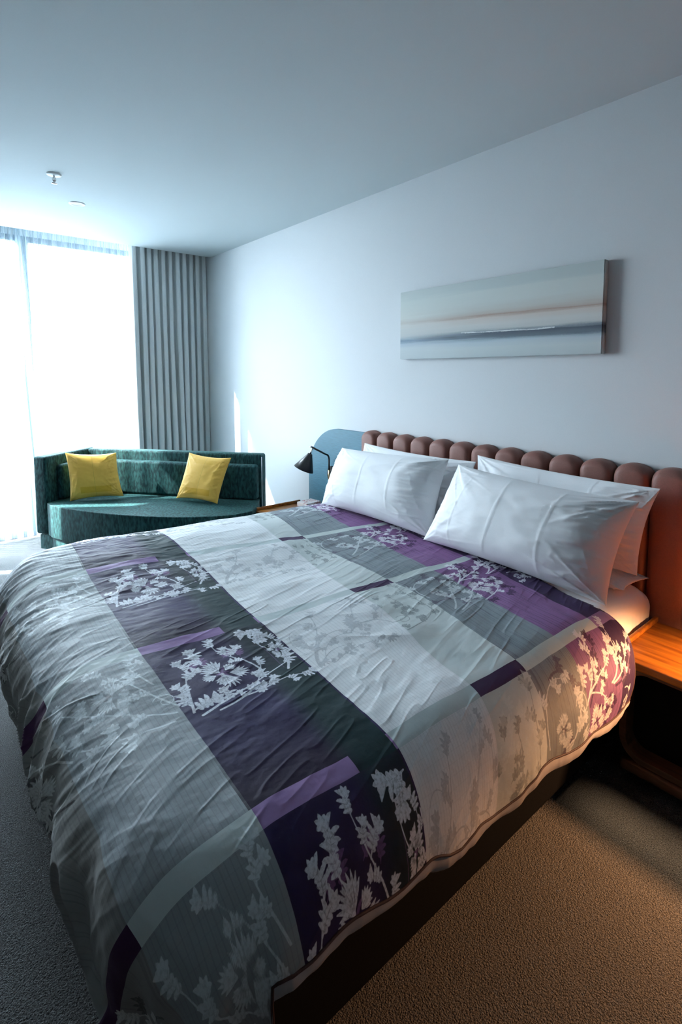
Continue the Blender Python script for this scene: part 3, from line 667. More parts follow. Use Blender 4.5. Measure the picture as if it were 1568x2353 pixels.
def duvet_points(s, t, off=0.0):
    fx = flatX(s, t); fy = t + (1.1 - fx) * np.interp(t, [.3, .8, 1.5, 2.2, 3], [0, 0.03, .09, .15, .15])
    bx, by, nx, ny, o, zz, d = drape(fx, fy, s, t)
    ang = np.arctan2(ny, nx)
    hang = sstep(.18, .50, d); foot = np.clip(-nx, 0, 1) ** 2
    # hanging folds on the drop: broad undulations plus a few sharp gathers
    along = np.where(foot > .5, by, bx)
    corner = np.clip(1 - np.abs(np.abs(ang) - .75 * math.pi) / .75, 0, 1) * (L_ := (d > .001))
    fold = .024 * fbm(by * 5 + 3, d * 2.2 + by * 1.5, 21) * foot * sstep(.08, .35, d)
    fold += .024 * (ridge(by * 8 + d * 7, d * 2.0 - by, 22) - .3) * foot * sstep(.1, .3, d)
    fold += .009 * fbm(bx * 7, d * 3, 23) * (1 - foot) * sstep(.12, .3, d)
    fold += .020 * np.cos(ang * 9 + .6 + d * 2) * corner * sstep(.12, .45, d)
    fold += .014 * np.cos(ang * 19 + 2 + d * 5) * corner * sstep(.15, .45, d)
    o2 = o + fold + off
    X = bx + nx * o2; Y = by + ny * o2
    Z = .628 - zz + off * (1 - sstep(0, .25, d))
    # loft: gentle hills where the filling bunches, a crown towards the far side
    top = 1 - sstep(.05, .22, d)
    Z += top * (.052 * np.exp(-((t - 2.45) / .35) ** 2) * sstep(2.2, .6, s) + .010 * fbm(s * 2.3, t * 2.3, 31, 2))
    Z += .010 * fbm(s * 5 + 2, t * 5, 33, 2) * (1 - .5 * hang)
    # crease families
    a, b_ = s * .94 + t * .34, -s * .34 + t * .94
    cr = .0019 * ridge(a * 2.6, b_ * 15, 41) * sstep(.35, .75, vnoise(s * 3, t * 3, 43))
    cr += .0015 * ridge(a * 6, b_ * 30, 44) * sstep(.3, .7, vnoise(s * 4, t * 4, 45))
    c_, d_ = s * .80 - t * .60, s * .60 + t * .80
    cr += .0045 * ridge(c_ * 1.8, d_ * 9, 46) * sstep(.50, .8, vnoise(s * 2.5 + 9, t * 2.5, 47)) * sstep(.8, 1.2, s)
    cr += .0026 * fbm(s * 13, t * 52, 48, 3) * (.3 + .9 * sstep(1.3, 2.4, t)) * sstep(1.15, .7, s)
    cr += .0009 * fbm(s * 26, t * 34, 49, 2)
    # the foot drop is full of steep little gathers
    fd = sstep(.42, .12, s)
    cr += fd * (.0046 * ridge(s * 3 + t * 3, t * 18 + s * 10, 51) + .0042 * fbm(s * 8 + t * 6, t * 52 + s * 22, 52, 2)) * (.35 + .65 * sstep(.8, 1.3, t))
    # small step where the pillow end tucks the cover down
    Z -= .018 * sstep(2.01, 2.07, s) * top
    cr *= 1 - sstep(2.03, 2.07, s)
    nzt = np.sqrt(np.clip(1 - np.minimum(d / .3, 1) ** 2, 0, 1))
    X += cr * nx * (1 - nzt); Y += cr * ny * (1 - nzt); Z += cr * nzt
    Z = np.maximum(Z, .03 + .01 * vnoise(s * 9, t * 9, 5))
    return X, Y, Z, nx, ny, d
ns = 1150
sv = np.linspace(SFOOT, 2.07, ns)
def hem_t(s): return THEM + .045 * sstep(1.0, .45, s) - .24 * sstep(.40, .33, s) - .045 * sstep(1.4, 1.75, s) + .012 * np.sin(s * 9) + .006 * np.sin(s * 23)
f1 = np.linspace(0, 1.05, 540, endpoint=False); f2 = np.linspace(1.05, TFAR - THEM, 280)
tv = np.concatenate([f1, f2]); tn = tv / tv[-1]
Sg = np.repeat(sv[None, :], len(tv), 0)
h0 = hem_t(sv)[None, :]
Tg = h0 + (TFAR - h0) * tn[:, None]
X, Y, Z, NX, NY, DD = duvet_points(Sg, Tg)
k = np.floor((Tg - BAR0) / PERIOD); w = (k + 1) * PERIOD + BAR0 - Tg      # distance below the bar above
w = np.where(w > .46, w - PERIOD, w)
uv = np.stack([(Sg - SMIN) / SL, Tg / 4.0], -1)
duv = empty('duvet', (1.15, 1.7, .60), 'puffy printed duvet in grey, violet and plum squares with scrolling leaves', 'duvet')
gridmesh('duvet_cover', X, Y, Z, M['duvet'], duv, uv=uv, attrs={'motif_light': samp(FL, Sg, w), 'motif_dark': samp(FD, Sg, w)})
# perimeter (near hem, foot hem, far hem): piping and the plain reverse curling under
per = [(s, hem_t(s)) for s in sv[::-3]] + [(SFOOT, t) for t in np.linspace(hem_t(SFOOT), TFAR, 330)[1:]] + [(s, TFAR) for s in sv[3::3]]
ps = np.array([p[0] for p in per]); pt = np.array([p[1] for p in per])
PX, PYv, PZ, pnx, pny, pd = duvet_points(ps, pt)
ln = np.hypot(pnx, pny); ln[ln < 1e-6] = 1; pnx /= ln; pny /= ln
wob = .022 * fbm(ps * 9 + pt * 9, pt * 0 + 3, 61, 3)
rows = []
for ko, kd in ((-.002, .0), (.002, .012), (.0, .026), (-.012, .038), (-.03, .044), (-.045, .04), (-.06, .03), (-.07, .015)):
    f = 1 + 25 * wob
    rows.append((PX + pnx * ko, PYv + pny * ko, np.maximum(PZ - kd * f, .012)))
gridmesh('reverse_side', np.array([r[0] for r in rows]), np.array([r[1] for r in rows]), np.array([r[2] for r in rows]), M['rev'], duv)['label'] = 'plain grey reverse of the duvet showing below the hem'
tube('piping', [(a, b_, c) for a, b_, c in zip(PX + pnx * .001, PYv + pny * .001, PZ)][::2], .0028, M['piping'], duv, 6)['label'] = 'dark brown piping along the hem'
# head edge thickness
ht = np.linspace(hem_t(2.07), TFAR, 400); hs = np.full_like(ht, 2.07); HX, HY, HZ, hnx, hny, hd = duvet_points(hs, ht)
rows = [(HX + a, HY - hny * b_, HZ - c) for a, b_, c in ((0, 0, 0), (.006, .0, .005), (.008, .003, .014), (.002, .012, .022), (-.03, .03, .026), (-.09, .03, .024))]
gridmesh('head_hem', np.array([r[0] for r in rows]), np.array([r[1] for r in rows]), np.array([r[2] for r in rows]), M['piping'], duv)

# ------------------------------------------------------------------ pillows
def pillow_mesh(name, c, th, mat, parent=None, seed=0, n=(150, 90), wr=1.0, uvs=False, pinch=.05, facing=None, asym=.5, edge=2.2):
    TL, TR, BR, BL = [np.array(p, float) for p in c]
    nu, nv = n
    e = np.linspace(-1, 1, nu); e = np.sign(e) * (1 - (1 - np.abs(e)) ** 1.25); g = np.linspace(-1, 1, nv); g = np.sign(g) * (1 - (1 - np.abs(g)) ** 1.25)
    U, V = np.meshgrid(e, g)        # V=-1 top
    pu = U * (1 - pinch * (1 - V ** 2) * np.abs(U) ** 3); pv = V * (1 - pinch * 1.3 * (1 - U ** 2) * np.abs(V) ** 3)
    a = (pu + 1) / 2; b = (pv + 1) / 2
    P = ((1 - a) * (1 - b))[..., None] * TL + (a * (1 - b))[..., None] * TR + (a * b)[..., None] * BR + ((1 - a) * b)[..., None] * BL
    nrm = np.cross(TR - TL, BL - TL); nrm /= np.linalg.norm(nrm)
    if facing is not None and nrm @ np.array(facing) < 0: nrm = -nrm
    prof = np.clip(1 - np.abs(U) ** 3.0, 0, 1) ** .62 * np.clip(1 - np.abs(V) ** 2.6, 0, 1) ** .62
    outs = []
    for sgn in (1, -1):
        wv = np.zeros_like(U)
        for cu, cv, k in ((-1, -1, 1), (1, -1, 2), (1, 1, 3), (-1, 1, 4)):
            du, dv = U - cu, (V - cv) * .75; r = np.hypot(du, dv); an = np.arctan2(dv, du)
            wv += .012 * (ridge(an * 5 + k * 3, r * 1.2, seed + k) - .25) * np.exp(-(r / .55) ** 2) * sstep(0, .12, r)
        wv += .007 * (ridge(U * 3.5 + V * 1.5, V * 7 + seed, seed + 11) - .2) * np.abs(U) ** 2.0
        wv += .010 * fbm(U * 1.6 + seed, V * 1.6, seed + 13) + .0012 * fbm(U * 9, V * 9, seed + 15)
        wv += .010 * ridge(U * 1.3 + V * .8 + seed, V * 9 + U * 2, seed + 17) * sstep(.35, .9, U * 1) * sstep(1, .8, U) 
        for q_, k in ((-.62, 1), (-.12, -1), (.40, 1)):
            wv += .0022 * np.exp(-((U - q_ - .05 * k * V * V) / .010) ** 2) * (nu > 80)
        off = th * (asym if sgn > 0 else (1 - asym)) * 2 * prof * .5 * 2 * .5
        off = off + wr * wv * np.sqrt(prof)
        outs.append(P + nrm * sgn * off[..., None])
    A, B = outs
    Va = A.reshape(-1, 3); Vb = B.reshape(-1, 3)
    idx = np.arange(nu * nv).reshape(nv, nu)
    q1 = np.stack([idx[:-1, :-1], idx[:-1, 1:], idx[1:, 1:], idx[1:, :-1]], -1).reshape(-1, 4)
    bd = np.zeros((nv, nu), bool); bd[0] = bd[-1] = True; bd[:, 0] = bd[:, -1] = True
    mp = np.where(bd, idx, idx + nu * nv)
    q2 = np.stack([mp[:-1, :-1], mp[1:, :-1], mp[1:, 1:], mp[:-1, 1:]], -1).reshape(-1, 4)
    if nrm @ np.cross(TR - TL, BL - TL) > 0: q1, q2 = q1[:, ::-1], q2[:, ::-1]
    me = bpy.data.meshes.new(name); co = np.concatenate([Va, Vb]).astype(np.float32); q = np.concatenate([q1, q2])
    me.vertices.add(len(co)); me.vertices.foreach_set('co', co.ravel()); me.loops.add(q.size); me.loops.foreach_set('vertex_index', q.ravel().astype(np.int32))
    me.polygons.add(len(q)); me.polygons.foreach_set('loop_start', (np.arange(len(q)) * 4).astype(np.int32)); me.polygons.foreach_set('use_smooth', np.ones(len(q), bool)); me.update(calc_edges=True)
    uvc = np.stack([(U + 1) / 2, 1 - (V + 1) / 2], -1).reshape(-1, 2); uvc = np.concatenate([uvc, uvc])
    l = me.uv_layers.new(name='UVMap'); l.data.foreach_set('uv', uvc[q.ravel()].astype(np.float32).ravel())
    # drop the duplicate rim vertices of the back copy
    bm = bmesh.new(); bm.from_mesh(me); bmesh.ops.delete(bm, geom=[v for v in bm.verts if not v.link_faces], context='VERTS'); bm.to_mesh(me); bm.free()
    me.materials.append(mat)
    o = bpy.data.objects.new(name, me); link(o, parent)
    return o, A
def pillow(label, c, th, seed, **kw):
    o, A = pillow_mesh('pillow', c, th, M['linen'], seed=seed, facing=(-1, 0, .3), **kw)
    tag(o, label, 'pillow', 'white pillows against the headboard')
    return o
pillow('front white pillow at the window side of the bed', [(2.13, 2.575, .985), (2.13, 1.70, 1.025), (1.965, 1.665, .640), (1.965, 2.58, .640)], .19, 3, asym=.70)
pillow('front white pillow at the lamp side, nearest the camera', [(2.08, 1.60, 1.015), (2.09, .765, .985), (1.925, .80, .615), (1.925, 1.69, .640)], .20, 5, asym=.70)
pillow('rear white pillow behind the front pillow at the window side', [(2.225, 2.46, 1.020), (2.225, 1.60, 1.012), (2.11, 1.62, .62), (2.11, 2.52, .62)], .12, 8, asym=.4)
pillow('rear white pillow behind the front pillow nearest the camera', [(2.215, 1.585, 1.050), (2.215, .738, 1.022), (2.13, .775, .685), (2.13, 1.58, .67)], .12, 12, asym=.4)
o, _ = pillow_mesh('pillow', [(2.255, 1.50, .655), (2.255, .775, .643), (2.05, .79, .643), (2.085, 1.50, .655)], .070, M['linen'], seed=15, facing=(0, 0, 1))
tag(o, 'flat white pillow lying under the rear pillow nearest the camera', 'pillow')

# ------------------------------------------------------------------ headboard
hb = empty('headboard', (XW, 1.64, 0), 'wide headboard with scalloped brown leather channels and teal end panels', 'headboard')
def channel(y0, y1):
    nu, nv = 17, 30
    yc = (y0 + y1) / 2; hw = (y1 - y0) / 2 - .0012
    u = np.sin(np.linspace(-1, 1, nu) * math.pi / 2); z0 = .10
    ztop = 1.043 + .047 * np.sqrt(np.clip(1 - (u * .97) ** 2, 0, 1))
    rnd = .035
    prof = [(0, 0)]
    bulge = .036 * np.clip(1 - np.abs(u) ** 6.0, 0, 1) ** .5
    xf = XW - .042 - bulge                        # front surface per u
    V = []; 
    vv = list(np.linspace(0, 1, 8)) 
    rowsX = []; rowsZ = []
    for f in vv: rowsX.append(xf); rowsZ.append(z0 + (ztop - rnd - z0) * f)
    for a in np.linspace(0, math.pi / 2, 8)[1:]:
        dep = np.minimum(XW - .004 - xf, rnd * 1.3)
        rowsX.append(xf + dep * (1 - math.cos(a))); rowsZ.append(ztop - rnd + rnd * math.sin(a))
    rowsX.append(np.full_like(u, XW - .003)); rowsZ.append(ztop)
    Xc = np.array(rowsX); Zc = np.array(rowsZ); Yc = np.repeat((yc + u * hw)[None, :], len(rowsX), 0)
    # side and bottom skirts so the pad is closed towards the wall
    Xc = np.concatenate([np.full((len(rowsX), 1), XW - .003), Xc, np.full((len(rowsX), 1), XW - .003)], 1)
    Yc = np.concatenate([Yc[:, :1], Yc, Yc[:, -1:]], 1); Zc = np.concatenate([Zc[:, :1], Zc, Zc[:, -1:]], 1)
    return gridmesh('channel', Xc, Yc, Zc, M['leather'], hb)
for k in range(13): channel(2.575 - .1475 * (k + 1), 2.575 - .1475 * k)
def end_panel(ya, yb, sign):
    # ya = inner side, yb = outer side; the outer top corner is rounded
    R = .36; pts = [(ya, .12), (ya, 1.068)]
    yc_ = yb - sign * R
    for a in np.linspace(math.pi / 2, 0, 20): pts.append((yc_ + sign * R * math.cos(a), 1.068 - R + R * math.sin(a)))
    pts.append((yb, .12))
    bm = bmesh.new(); f = bm.faces.new([bm.verts.new((XW - .028, y, z)) for y, z in pts])
    r = bmesh.ops.extrude_face_region(bm, geom=[f]); 
    for v in [g for g in r['geom'] if isinstance(g, bmesh.types.BMVert)]: v.co.x = XW - .002
    bmesh.ops.recalc_face_normals(bm, faces=bm.faces)
    o = bmobj('end_panel', bm, M['teal_panel'], hb); return o
end_panel(2.577, 3.222, 1)['label'] = 'teal end panel with a rounded top corner at the window side'
end_panel(.656, .012, -1)['label'] = 'teal end panel with a rounded top corner at the near side'

# ------------------------------------------------------------------ nightstands
def nightstand(y0, y1, label, led=False):
    """open-fronted bedside cabinet: top board with raised side lips, rounded frame, plinth"""
    t = empty('nightstand', ((1.88 + XW) / 2, (y0 + y1) / 2, 0), label, 'nightstand', 'nightstands beside the bed')
    x0, x1, zt = 1.88, 2.268, .470
    boxobj('top_board', (x0, x1, y0, y1, zt - .030, zt), M['wood'], t, bev=.008, seg=3)
    boxobj('edge_lip', (x0 + .006, x1, y1 - .014, y1, zt, zt + .020), M['wood'], t, bev=.003)
    boxobj('edge_lip', (x0 + .006, x1, y0, y0 + .014, zt, zt + .020), M['wood'], t, bev=.003)
    # front frame: rounded rectangle ring
    def ring(w0, w1, xa, xb, name, mat, zl, zh, R):
        def rr(m):
            P = []; r = max(R - m, .01)
            for cy, cz, a0 in ((y1 - .02 - m - r, zh - m - r, 0), (y0 + .02 + m + r, zh - m - r, 90), (y0 + .02 + m + r, zl + m + r, 180), (y1 - .02 - m - r, zl + m + r, 270)):
                for a in np.linspace(a0, a0 + 90, 9): P.append((cy + r * math.cos(math.radians(a)), cz + r * math.sin(math.radians(a))))
            return P
        A, B = rr(w0), rr(w1); n = len(A); V = []
        for P, x in ((A, xa), (B, xa), (B, xb), (A, xb)): V += [(x, y, z) for y, z in P]
        Fc = [(r * n + i, r * n + (i + 1) % n, ((r + 1) % 4) * n + (i + 1) % n, ((r + 1) % 4) * n + i) for r in range(4) for i in range(n)]
        return meshobj(name, V, Fc, mat, t, smooth=False)
    ring(0, .022, x0 + .035, x1, 'cabinet_shell', M['wood_dark'], .085, zt - .032, .085)
    bm = bmesh.new(); box(bm, x0 + .10, x1 - .01, y0 + .042, y1 - .042, .11, zt - .055); bmobj('niche_shade_block', bm, M['black'], t)  # black block painted in for the unlit hollow of the open cabinet, no drawer
    boxobj('plinth', (x0 + .02, x1, y0 + .03, y1 - .03, .045, .083), M['wood_dark'], t, bev=.014, seg=4)
    boxobj('foot_block', (x0 + .10, x1 - .02, y0 + .06, y1 - .06, 0, .047), M['black'], t)
    if led:
        em = plain('led_profile', (.05, .045, .04), .5, nscale=80, namp=.1)
        boxobj('led_strip', (x0 + .010, x0 + .022, y0 + .03, y1 - .03, zt - .036, zt - .0302), em, t)
        l = bpy.data.lights.new('led_light', 'AREA'); l.shape = 'RECTANGLE'; l.size = y1 - y0 - .04; l.size_y = .012; l.energy = .38; l.color = (1.0, .66, .38); l.spread = math.radians(36)
        lo = bpy.data.objects.new('led_light', l); COL.objects.link(lo); lo.location = (x0 + .016, (y0 + y1) / 2, zt - .040)
        lo.rotation_euler = Vector((-.415, 0, -.91)).to_track_quat('-Z', 'Y').to_euler()
    return t
nightstand(.125, .752, 'walnut nightstand with an orange-lit top at the near side of the bed', True)
nightstand(2.83, 3.262, 'walnut nightstand beyond the bed, beside the green sofa')
# printed box on the far nightstand
pb = bmesh.new(); box(pb, -.07, .07, -.055, .055, 0, .066, bev=.006, seg=2)
bo = bmobj('tissue_box', pb, M['card'], None); bo.location = (2.185, 3.02, .4702); bo.rotation_euler = (0, 0, .12)
tag(bo, 'small pale card box with red and black script on the far nightstand', 'box')

# ------------------------------------------------------------------ wall lamps
def wall_lamp(ym, sgn, label, on, ex=2.115, ez=.958, dy=.035, ax=(-.30, .26, -.92)):
    t = empty('wall_lamp', (2.332, ym, .80), label, 'wall lamp')
    xb = 2.332
    bm = bmesh.new(); bmesh.ops.create_cone(bm, cap_ends=True, segments=32, radius1=.042, radius2=.042, depth=.014)
    bmesh.ops.rotate(bm, verts=bm.verts, matrix=Matrix.Rotation(math.pi / 2, 3, 'Y')); bmesh.ops.scale(bm, vec=(1, 1, 1.5), verts=bm.verts)
    bmesh.ops.translate(bm, verts=bm.verts, vec=(xb - .008, ym, .730)); bmobj('wall_plate', bm, M['metal_black'], t, smooth=False)
    tube('brass_socket', [(xb - .030, ym, .690), (xb - .030, ym, .766)], .0075, M['brass'], t, 14)
    tube('bracket', [(xb - .004, ym, .73), (xb - .03, ym, .73)], .006, M['brass'], t, 10)
    x1 = xb - .030; e = np.array([ex, ym - dy * sgn, ez])
    c = np.array([x1, ym, .764]); k = np.array([x1, ym, .868])
    pts = [c] + list(bezier([k - (0, 0, .035), k + (0, 0, .012), k + (e - k) * .18], 10)) + [e]
    tube('arm', pts, .0062, M['metal_black'], t, 14)
    tube('end_cap', [e + (e - k) / np.linalg.norm(e - k) * -.002, e + (e - k) / np.linalg.norm(e - k) * .006], .0072, M['steel'], t, 14)
    j = k + (e - k) * .90
    ax = np.array(ax, float); ax /= np.linalg.norm(ax)      # shade axis, pointing down and outwards
    top = j + ax * .048
    tube('swivel', [j, top], .0055, M['steel'], t, 12)
    V = []; Fc = []; n = 48; L = .118
    prof = [(.0, .012), (.0, .0165), (.01, .020), (L, .073), (L, .071), (.012, .017), (.006, .0)]
    u = np.cross(ax, (0, 1, 0)); u /= np.linalg.norm(u); w = np.cross(ax, u)
    for d_, r_ in prof:
        for q in range(n):
            a = 2 * math.pi * q / n; V.append(top + ax * d_ + (u * math.cos(a) + w * math.sin(a)) * max(r_, .0004))
    for i in range(len(prof) - 1):
        for q in range(n): Fc.append((i * n + q, i * n + (q + 1) % n, (i + 1) * n + (q + 1) % n, (i + 1) * n + q))
    Fc.append(tuple(range(n)))
    sh = meshobj('lamp_shade', V, Fc, M['metal_black'], t)
    bc = top + ax * .055
    bm = bmesh.new(); bmesh.ops.create_uvsphere(bm, u_segments=20, v_segments=12, radius=.021); bmesh.ops.translate(bm, verts=bm.verts, vec=tuple(bc))
    if on:
        bmat, nt, b = newmat('warm_lit_bulb'); b.inputs['Base Color'].default_value = (1, .8, .55, 1)
        b.inputs['Emission Color'].default_value = (1.0, .50, .17, 1); b.inputs['Emission Strength'].default_value = 12
    else: bmat = M['white_metal']
    bmobj('bulb', bm, bmat, t, smooth=True)
    if on:
        l = bpy.data.lights.new('bulb_light', 'SPOT'); l.energy = 90; l.color = (1.0, .47, .20); l.spot_size = math.radians(150); l.spot_blend = .5; l.shadow_soft_size = .02
        lo = bpy.data.objects.new('bulb_light', l); COL.objects.link(lo); lo.location = tuple(bc + ax * .022)
        lo.rotation_euler = Vector(ax).to_track_quat('-Z', 'Y').to_euler()
    return t
wall_lamp(2.93, 1, 'black cone reading lamp on the teal panel at the window side, switched off', False)
wall_lamp(.20, -1, 'black cone reading lamp over the near nightstand, lit warm', True, 2.02, .785, .0, (-.28, .26, -.92))

# ------------------------------------------------------------------ painting
pt_ = empty('painting', (XW - .02, 1.64, 1.555), 'long canvas with misty white, rust and dark blue horizontal washes', 'painting')
y0, y1, z0, z1, tk = 1.032, 2.247, 1.553, 1.958, .038
bm = bmesh.new(); uvl = bm.loops.layers.uv.new('UVMap')
box(bm, XW - tk, XW - .002, y0, y1, z0, z1)
bmesh.ops.bevel(bm, geom=list(bm.edges), offset=.003, segments=2, affect='EDGES')
for f in bm.faces:
    for l in f.loops: l[uvl].uv = ((y1 - l.vert.co.y) / (y1 - y0), (l.vert.co.z - z0) / (z1 - z0))
bmobj('canvas', bm, M['painting'], pt_)

# ------------------------------------------------------------------ ceiling fittings
dl = empty('downlight', (.925, 3.954, ZC), 'round white recessed downlight nearest the window, in the ceiling', 'downlight')
def lathe(name, prof, c, mat, parent, n=36, smooth=True):
    V = []; Fc = []
    for r, z in prof:
        for q in range(n): a = 2 * math.pi * q / n; V.append((c[0] + r * math.cos(a), c[1] + r * math.sin(a), c[2] + z))
    for i in range(len(prof) - 1):
        for q in range(n): Fc.append((i * n + q, (i + 1) * n + q, (i + 1) * n + (q + 1) % n, i * n + (q + 1) % n))
    return meshobj(name, V, Fc, mat, parent, smooth)
lathe('trim_ring', [(.052, .0), (.051, -.004), (.040, -.006), (.037, -.004)], (.925, 3.954, ZC), M['white_metal'], dl)
lathe('reflector', [(.0375, -.004), (.030, -.0025), (.012, -.001), (.0005, -.001)], (.925, 3.954, ZC), plain('grey_reflector', (.42, .44, .47), .4, nscale=50, namp=.05), dl)
sp = empty('sprinkler', (.693, 3.462, ZC), 'small chrome fire sprinkler hanging from a white plate in the ceiling', 'sprinkler')
lathe('cover_plate', [(.040, 0), (.039, -.006), (.030, -.009), (.012, -.010), (.0005, -.010)], (.693, 3.462, ZC), M['white_metal'], sp)
tube('sprinkler_stem', [(.693, 3.462, ZC - .008), (.693, 3.462, ZC - .052)], .0045, M['steel'], sp, 12)
for k_ in (-1, 1): tube('yoke_arm', [(.693 + k_ * .004, 3.462, ZC - .016), (.693 + k_ * .010, 3.462, ZC - .030), (.693, 3.462, ZC - .050)], .0022, M['steel'], sp, 8)
lathe('deflector', [(.0005, -.051), (.015, -.051), (.016, -.053), (.0005, -.055)], (.693, 3.462, ZC), M['steel'], sp, 20)

# ------------------------------------------------------------------ sofa
O = np.array([1.10, 4.82]); AX = np.array([.623, -.782]); BX = np.array([-.782, -.623])
sofa = empty('sofa', (1.45, 4.2, 0), 'teal green chenille sofa with one arm, set diagonally in the window corner', 'sofa')
def loc2(u, v): q = O + AX * u + BX * v; return q[0], q[1]
def soft_prism(name, poly, z0, z1, mat, parent, bev=.02, seg=4, puff=0.0, sub=0):
    bm = bmesh.new()
    vs = [bm.verts.new((*loc2(u, v), z0)) for u, v in poly]; f = bm.faces.new(vs)
    r = bmesh.ops.extrude_face_region(bm, geom=[f]); tv_ = [g for g in r['geom'] if isinstance(g, bmesh.types.BMVert)]
    for v in tv_: v.co.z = z1
    bmesh.ops.recalc_face_normals(bm, faces=bm.faces)
    bmesh.ops.bevel(bm, geom=list(bm.edges), offset=bev, segments=seg, affect='EDGES', profile=.5, clamp_overlap=True)
    return bmobj(name, bm, mat, parent, smooth=True)
def curve_poly(ctrl, n=6): return [tuple(p) for p in catmull(ctrl, n)]
ch = M['chenille']
soft_prism('backrest', [(0.112, 0), (1.655, 0), (1.655, .10), (.112, .10)], .245, .838, ch, sofa, .018)
soft_prism('arm', [(0, 0), (.11, 0), (.11, .56), (0, .56)], .245, .840, ch, sofa, .018)
front = curve_poly([(.145, .585), (.22, .63), (.42, .685), (.75, .735), (1.05, .74), (1.35, .70), (1.60, .60), (1.72, .47)], 5)
soft_prism('seat_cushion', [(.118, .108), (1.64, .108)] + [(1.70, .30)] + front[::-1] + [(.118, .57)], .245, .492, ch, sofa, .030, 5)
soft_prism('base_panel', [(.02, .01), (1.62, .01), (1.67, .30)] + [(u, v - .025) for u, v in front[::-1]] + [(.02, .545)], .125, .240, ch, sofa, .008, 2)
soft_prism('plinth', [(.07, .05), (1.55, .05), (1.58, .45), (1.2, .60), (.5, .58), (.07, .48)], 0, .128, M['black'], sofa, .004, 1)
soft_prism('back_bolster', [(.205, .104), (1.640, .104), (1.636, .178), (.205, .178)], .494, .765, ch, sofa, .024, 5)
soft_prism('arm_bolster', [(.114, .115), (.180, .115), (.180, .46), (.114, .46)], .494, .768, ch, sofa, .024, 5)
tube('piping', [(*loc2(1.657, .1), .26), (*loc2(1.657, .1), .82)], .003, M['white_metal'], sofa, 8)  # white strip standing in for the light-caught edge of the backrest, not trim
def cushion(label, c, seed, facing=(-.6, -.8, .2)):
    o, A = pillow_mesh('cushion', c, .105, M['yellow'], seed=seed, facing=facing, n=(70, 70), wr=.65, pinch=.07)
    tag(o, label, 'cushion', 'yellow cushions on the sofa'); return o
cushion('square yellow cushion at the arm end of the green sofa', [(.866, 4.37, .862), (1.208, 4.262, .842), (1.220, 4.150, .512), (.871, 4.300, .497)], 30)
cushion('square yellow cushion tilted at the open end of the green sofa', [(1.613, 3.799, .858), (1.819, 3.508, .833), (1.693, 3.498, .501), (1.505, 3.814, .513)], 36)

# ------------------------------------------------------------------ curtains
def drapes(name, x0, x1, y, amp, pleat, mat, z0=.015, z1=2.79, dx0=0, dx1=0, gather=None, seed=0, nper=14, nz=40, flat=False, gl=0, gr=0):
    npl = int(round((x1 - x0) / pleat)); nu = npl * nper + 1
    u = np.linspace(0, 1, nu); v = np.linspace(0, 1, nz)
    U, V = np.meshgrid(u, v); Ux = U + gl * .10 * U * (U - 1) * (1 - U) ** 3 * 8 - gr * .10 * U * (U - 1) * U ** 3 * 8
    Un = U + (.35 / npl) * fbm(U * npl * .7 + seed, U * 0 + .5, seed) * .8
    ph = Un * npl * 2 * math.pi
    ax_ = amp * (.75 + .5 * vnoise(U * npl * .5 + seed, V * 1.3, seed + 3)) * (.75 + .35 * (1 - V))
    sn = np.sin(ph)
    if flat: sn = 1 - 2 * np.abs(np.sin(ph / 2)) ** .55; ax_ = ax_ * (.55 + .9 * vnoise(np.floor(Un * npl) + .5, U * 0 + seed, seed + 9))
    Yv = y + ax_ * sn + .012 * fbm(U * 6, V * 2, seed + 5)
    Xv = x0 + (x1 - x0) * Ux + .25 * pleat * np.sin(2 * ph + .5) * (.5 + .5 * (1 - V)) + (dx0 * (1 - Ux) ** 3 + dx1 * Ux ** 3) * (1 - V) ** 1.3
    Xv += .012 * np.sin(U * math.pi) * fbm(U * 9, V * 2.5 + 4, seed + 6)
    Zv = z0 + (z1 - z0) * V
    return gridmesh(name, Xv, Yv, Zv, mat)
c = drapes('curtain', 1.60, 2.357, 5.03, .062, .066, M['curtain'], seed=2, nz=50, dx0=.02, flat=True)
tag(c, 'grey pleated blackout curtain drawn into the corner by the headboard wall', 'curtain')
md = c.modifiers.new('th', 'SOLIDIFY'); md.thickness = .003
c = drapes('curtain', XL + .03, -.45, 5.02, .055, .06, M['curtain'], seed=5, nz=30)  # unseen curtain, added to narrow the window and keep light off the left
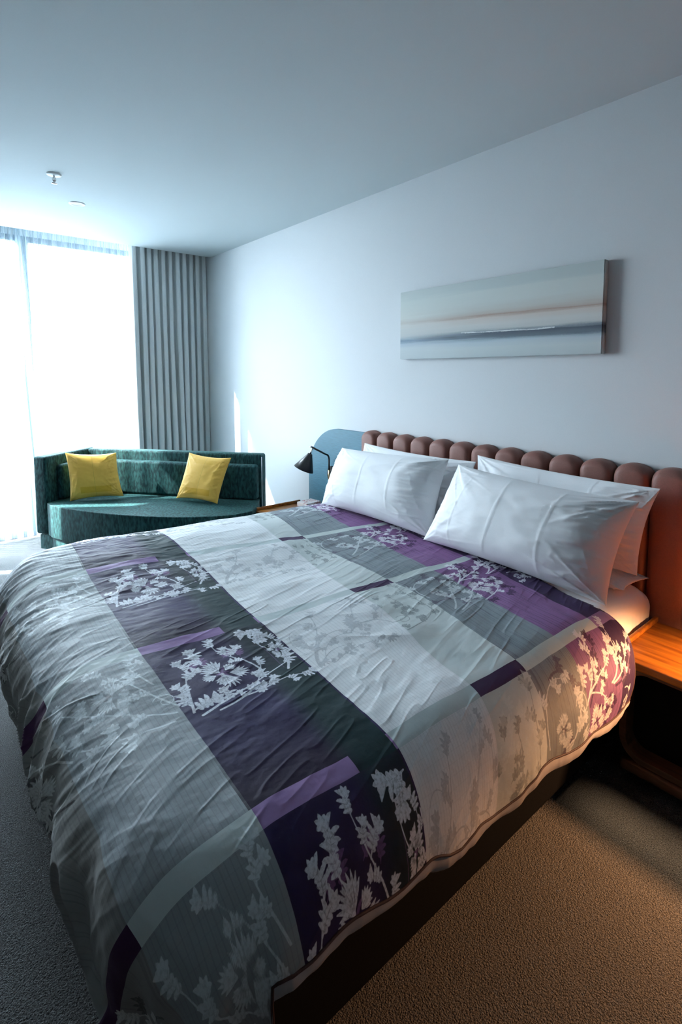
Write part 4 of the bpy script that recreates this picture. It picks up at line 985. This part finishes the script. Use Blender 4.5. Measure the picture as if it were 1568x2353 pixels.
tag(c, 'added grey pleated curtain, out of view, cutting the light at the left end of the window', 'curtain')
c = drapes('sheer_curtain', .72, 1.66, 5.135, .030, .062, M['sheer'], seed=9, nz=60, dx0=.13, nper=14, gl=1.15)
tag(c, 'white sheer curtain between the mullion and the grey curtain', 'sheer curtain')
c = drapes('sheer_curtain', -.55, .76, 5.265, .030, .070, M['sheer'], seed=12, nz=60, dx1=.12, nper=14, gr=1.1)
tag(c, 'white sheer curtain at the left, its edge falling in dense folds', 'sheer curtain')

# ------------------------------------------------------------------ outside
g = boxobj('street', (-250, 350, 12, 600, -30.4, -30), M['ground']); tag(g, None, None, None, 'structure')
fac = [plain('pale_render_' + n_, c_, .9, nscale=.3, namp=.04) for n_, c_ in (('a', (.80, .82, .84)), ('b', (.70, .74, .78)), ('c', (.84, .84, .82)))]
winm = plain('facade_window', (.30, .36, .42), .3, nscale=.5, namp=.1)
def building(cx, cy, w, d, h, nx, nz, mi, label):
    t = empty('building', (cx, cy, -30), label, 'building', None)
    boxobj('wall', (cx - w / 2, cx + w / 2, cy, cy + d, -30, h), fac[mi], t)
    boxobj('roof', (cx - w / 2 - .4, cx + w / 2 + .4, cy - .4, cy + d + .4, h, h + .8), fac[(mi + 1) % 3], t)
    me = None; pw = w / nx; pz = 3.6
    for i in range(nx):
        for k_ in range(nz):
            x_ = cx - w / 2 + pw * (i + .5); z_ = h - 2.4 - pz * k_
            if me is None:
                bm = bmesh.new(); box(bm, -pw * .3, pw * .3, -.15, .1, -1.1, 1.1); me = bpy.data.meshes.new('window'); bm.to_mesh(me); bm.free(); me.materials.append(winm)
            o = bpy.data.objects.new('window', me); link(o, t); o.location = (x_ - cx, 0, z_ + 30)
    return t
building(9, 50, 14, 14, .8, 5, 6, 1, 'pale office block seen through the middle of the sheer curtain')
building(24, 78, 13, 18, 1.2, 4, 6, 2, 'white block behind the sheer, next to the grey curtain')
building(0, 70, 12, 16, .9, 4, 6, 0, 'pale block seen through the left sheer')
building(-20, 90, 16, 18, 2, 5, 5, 1, 'pale block at the far left of the view')
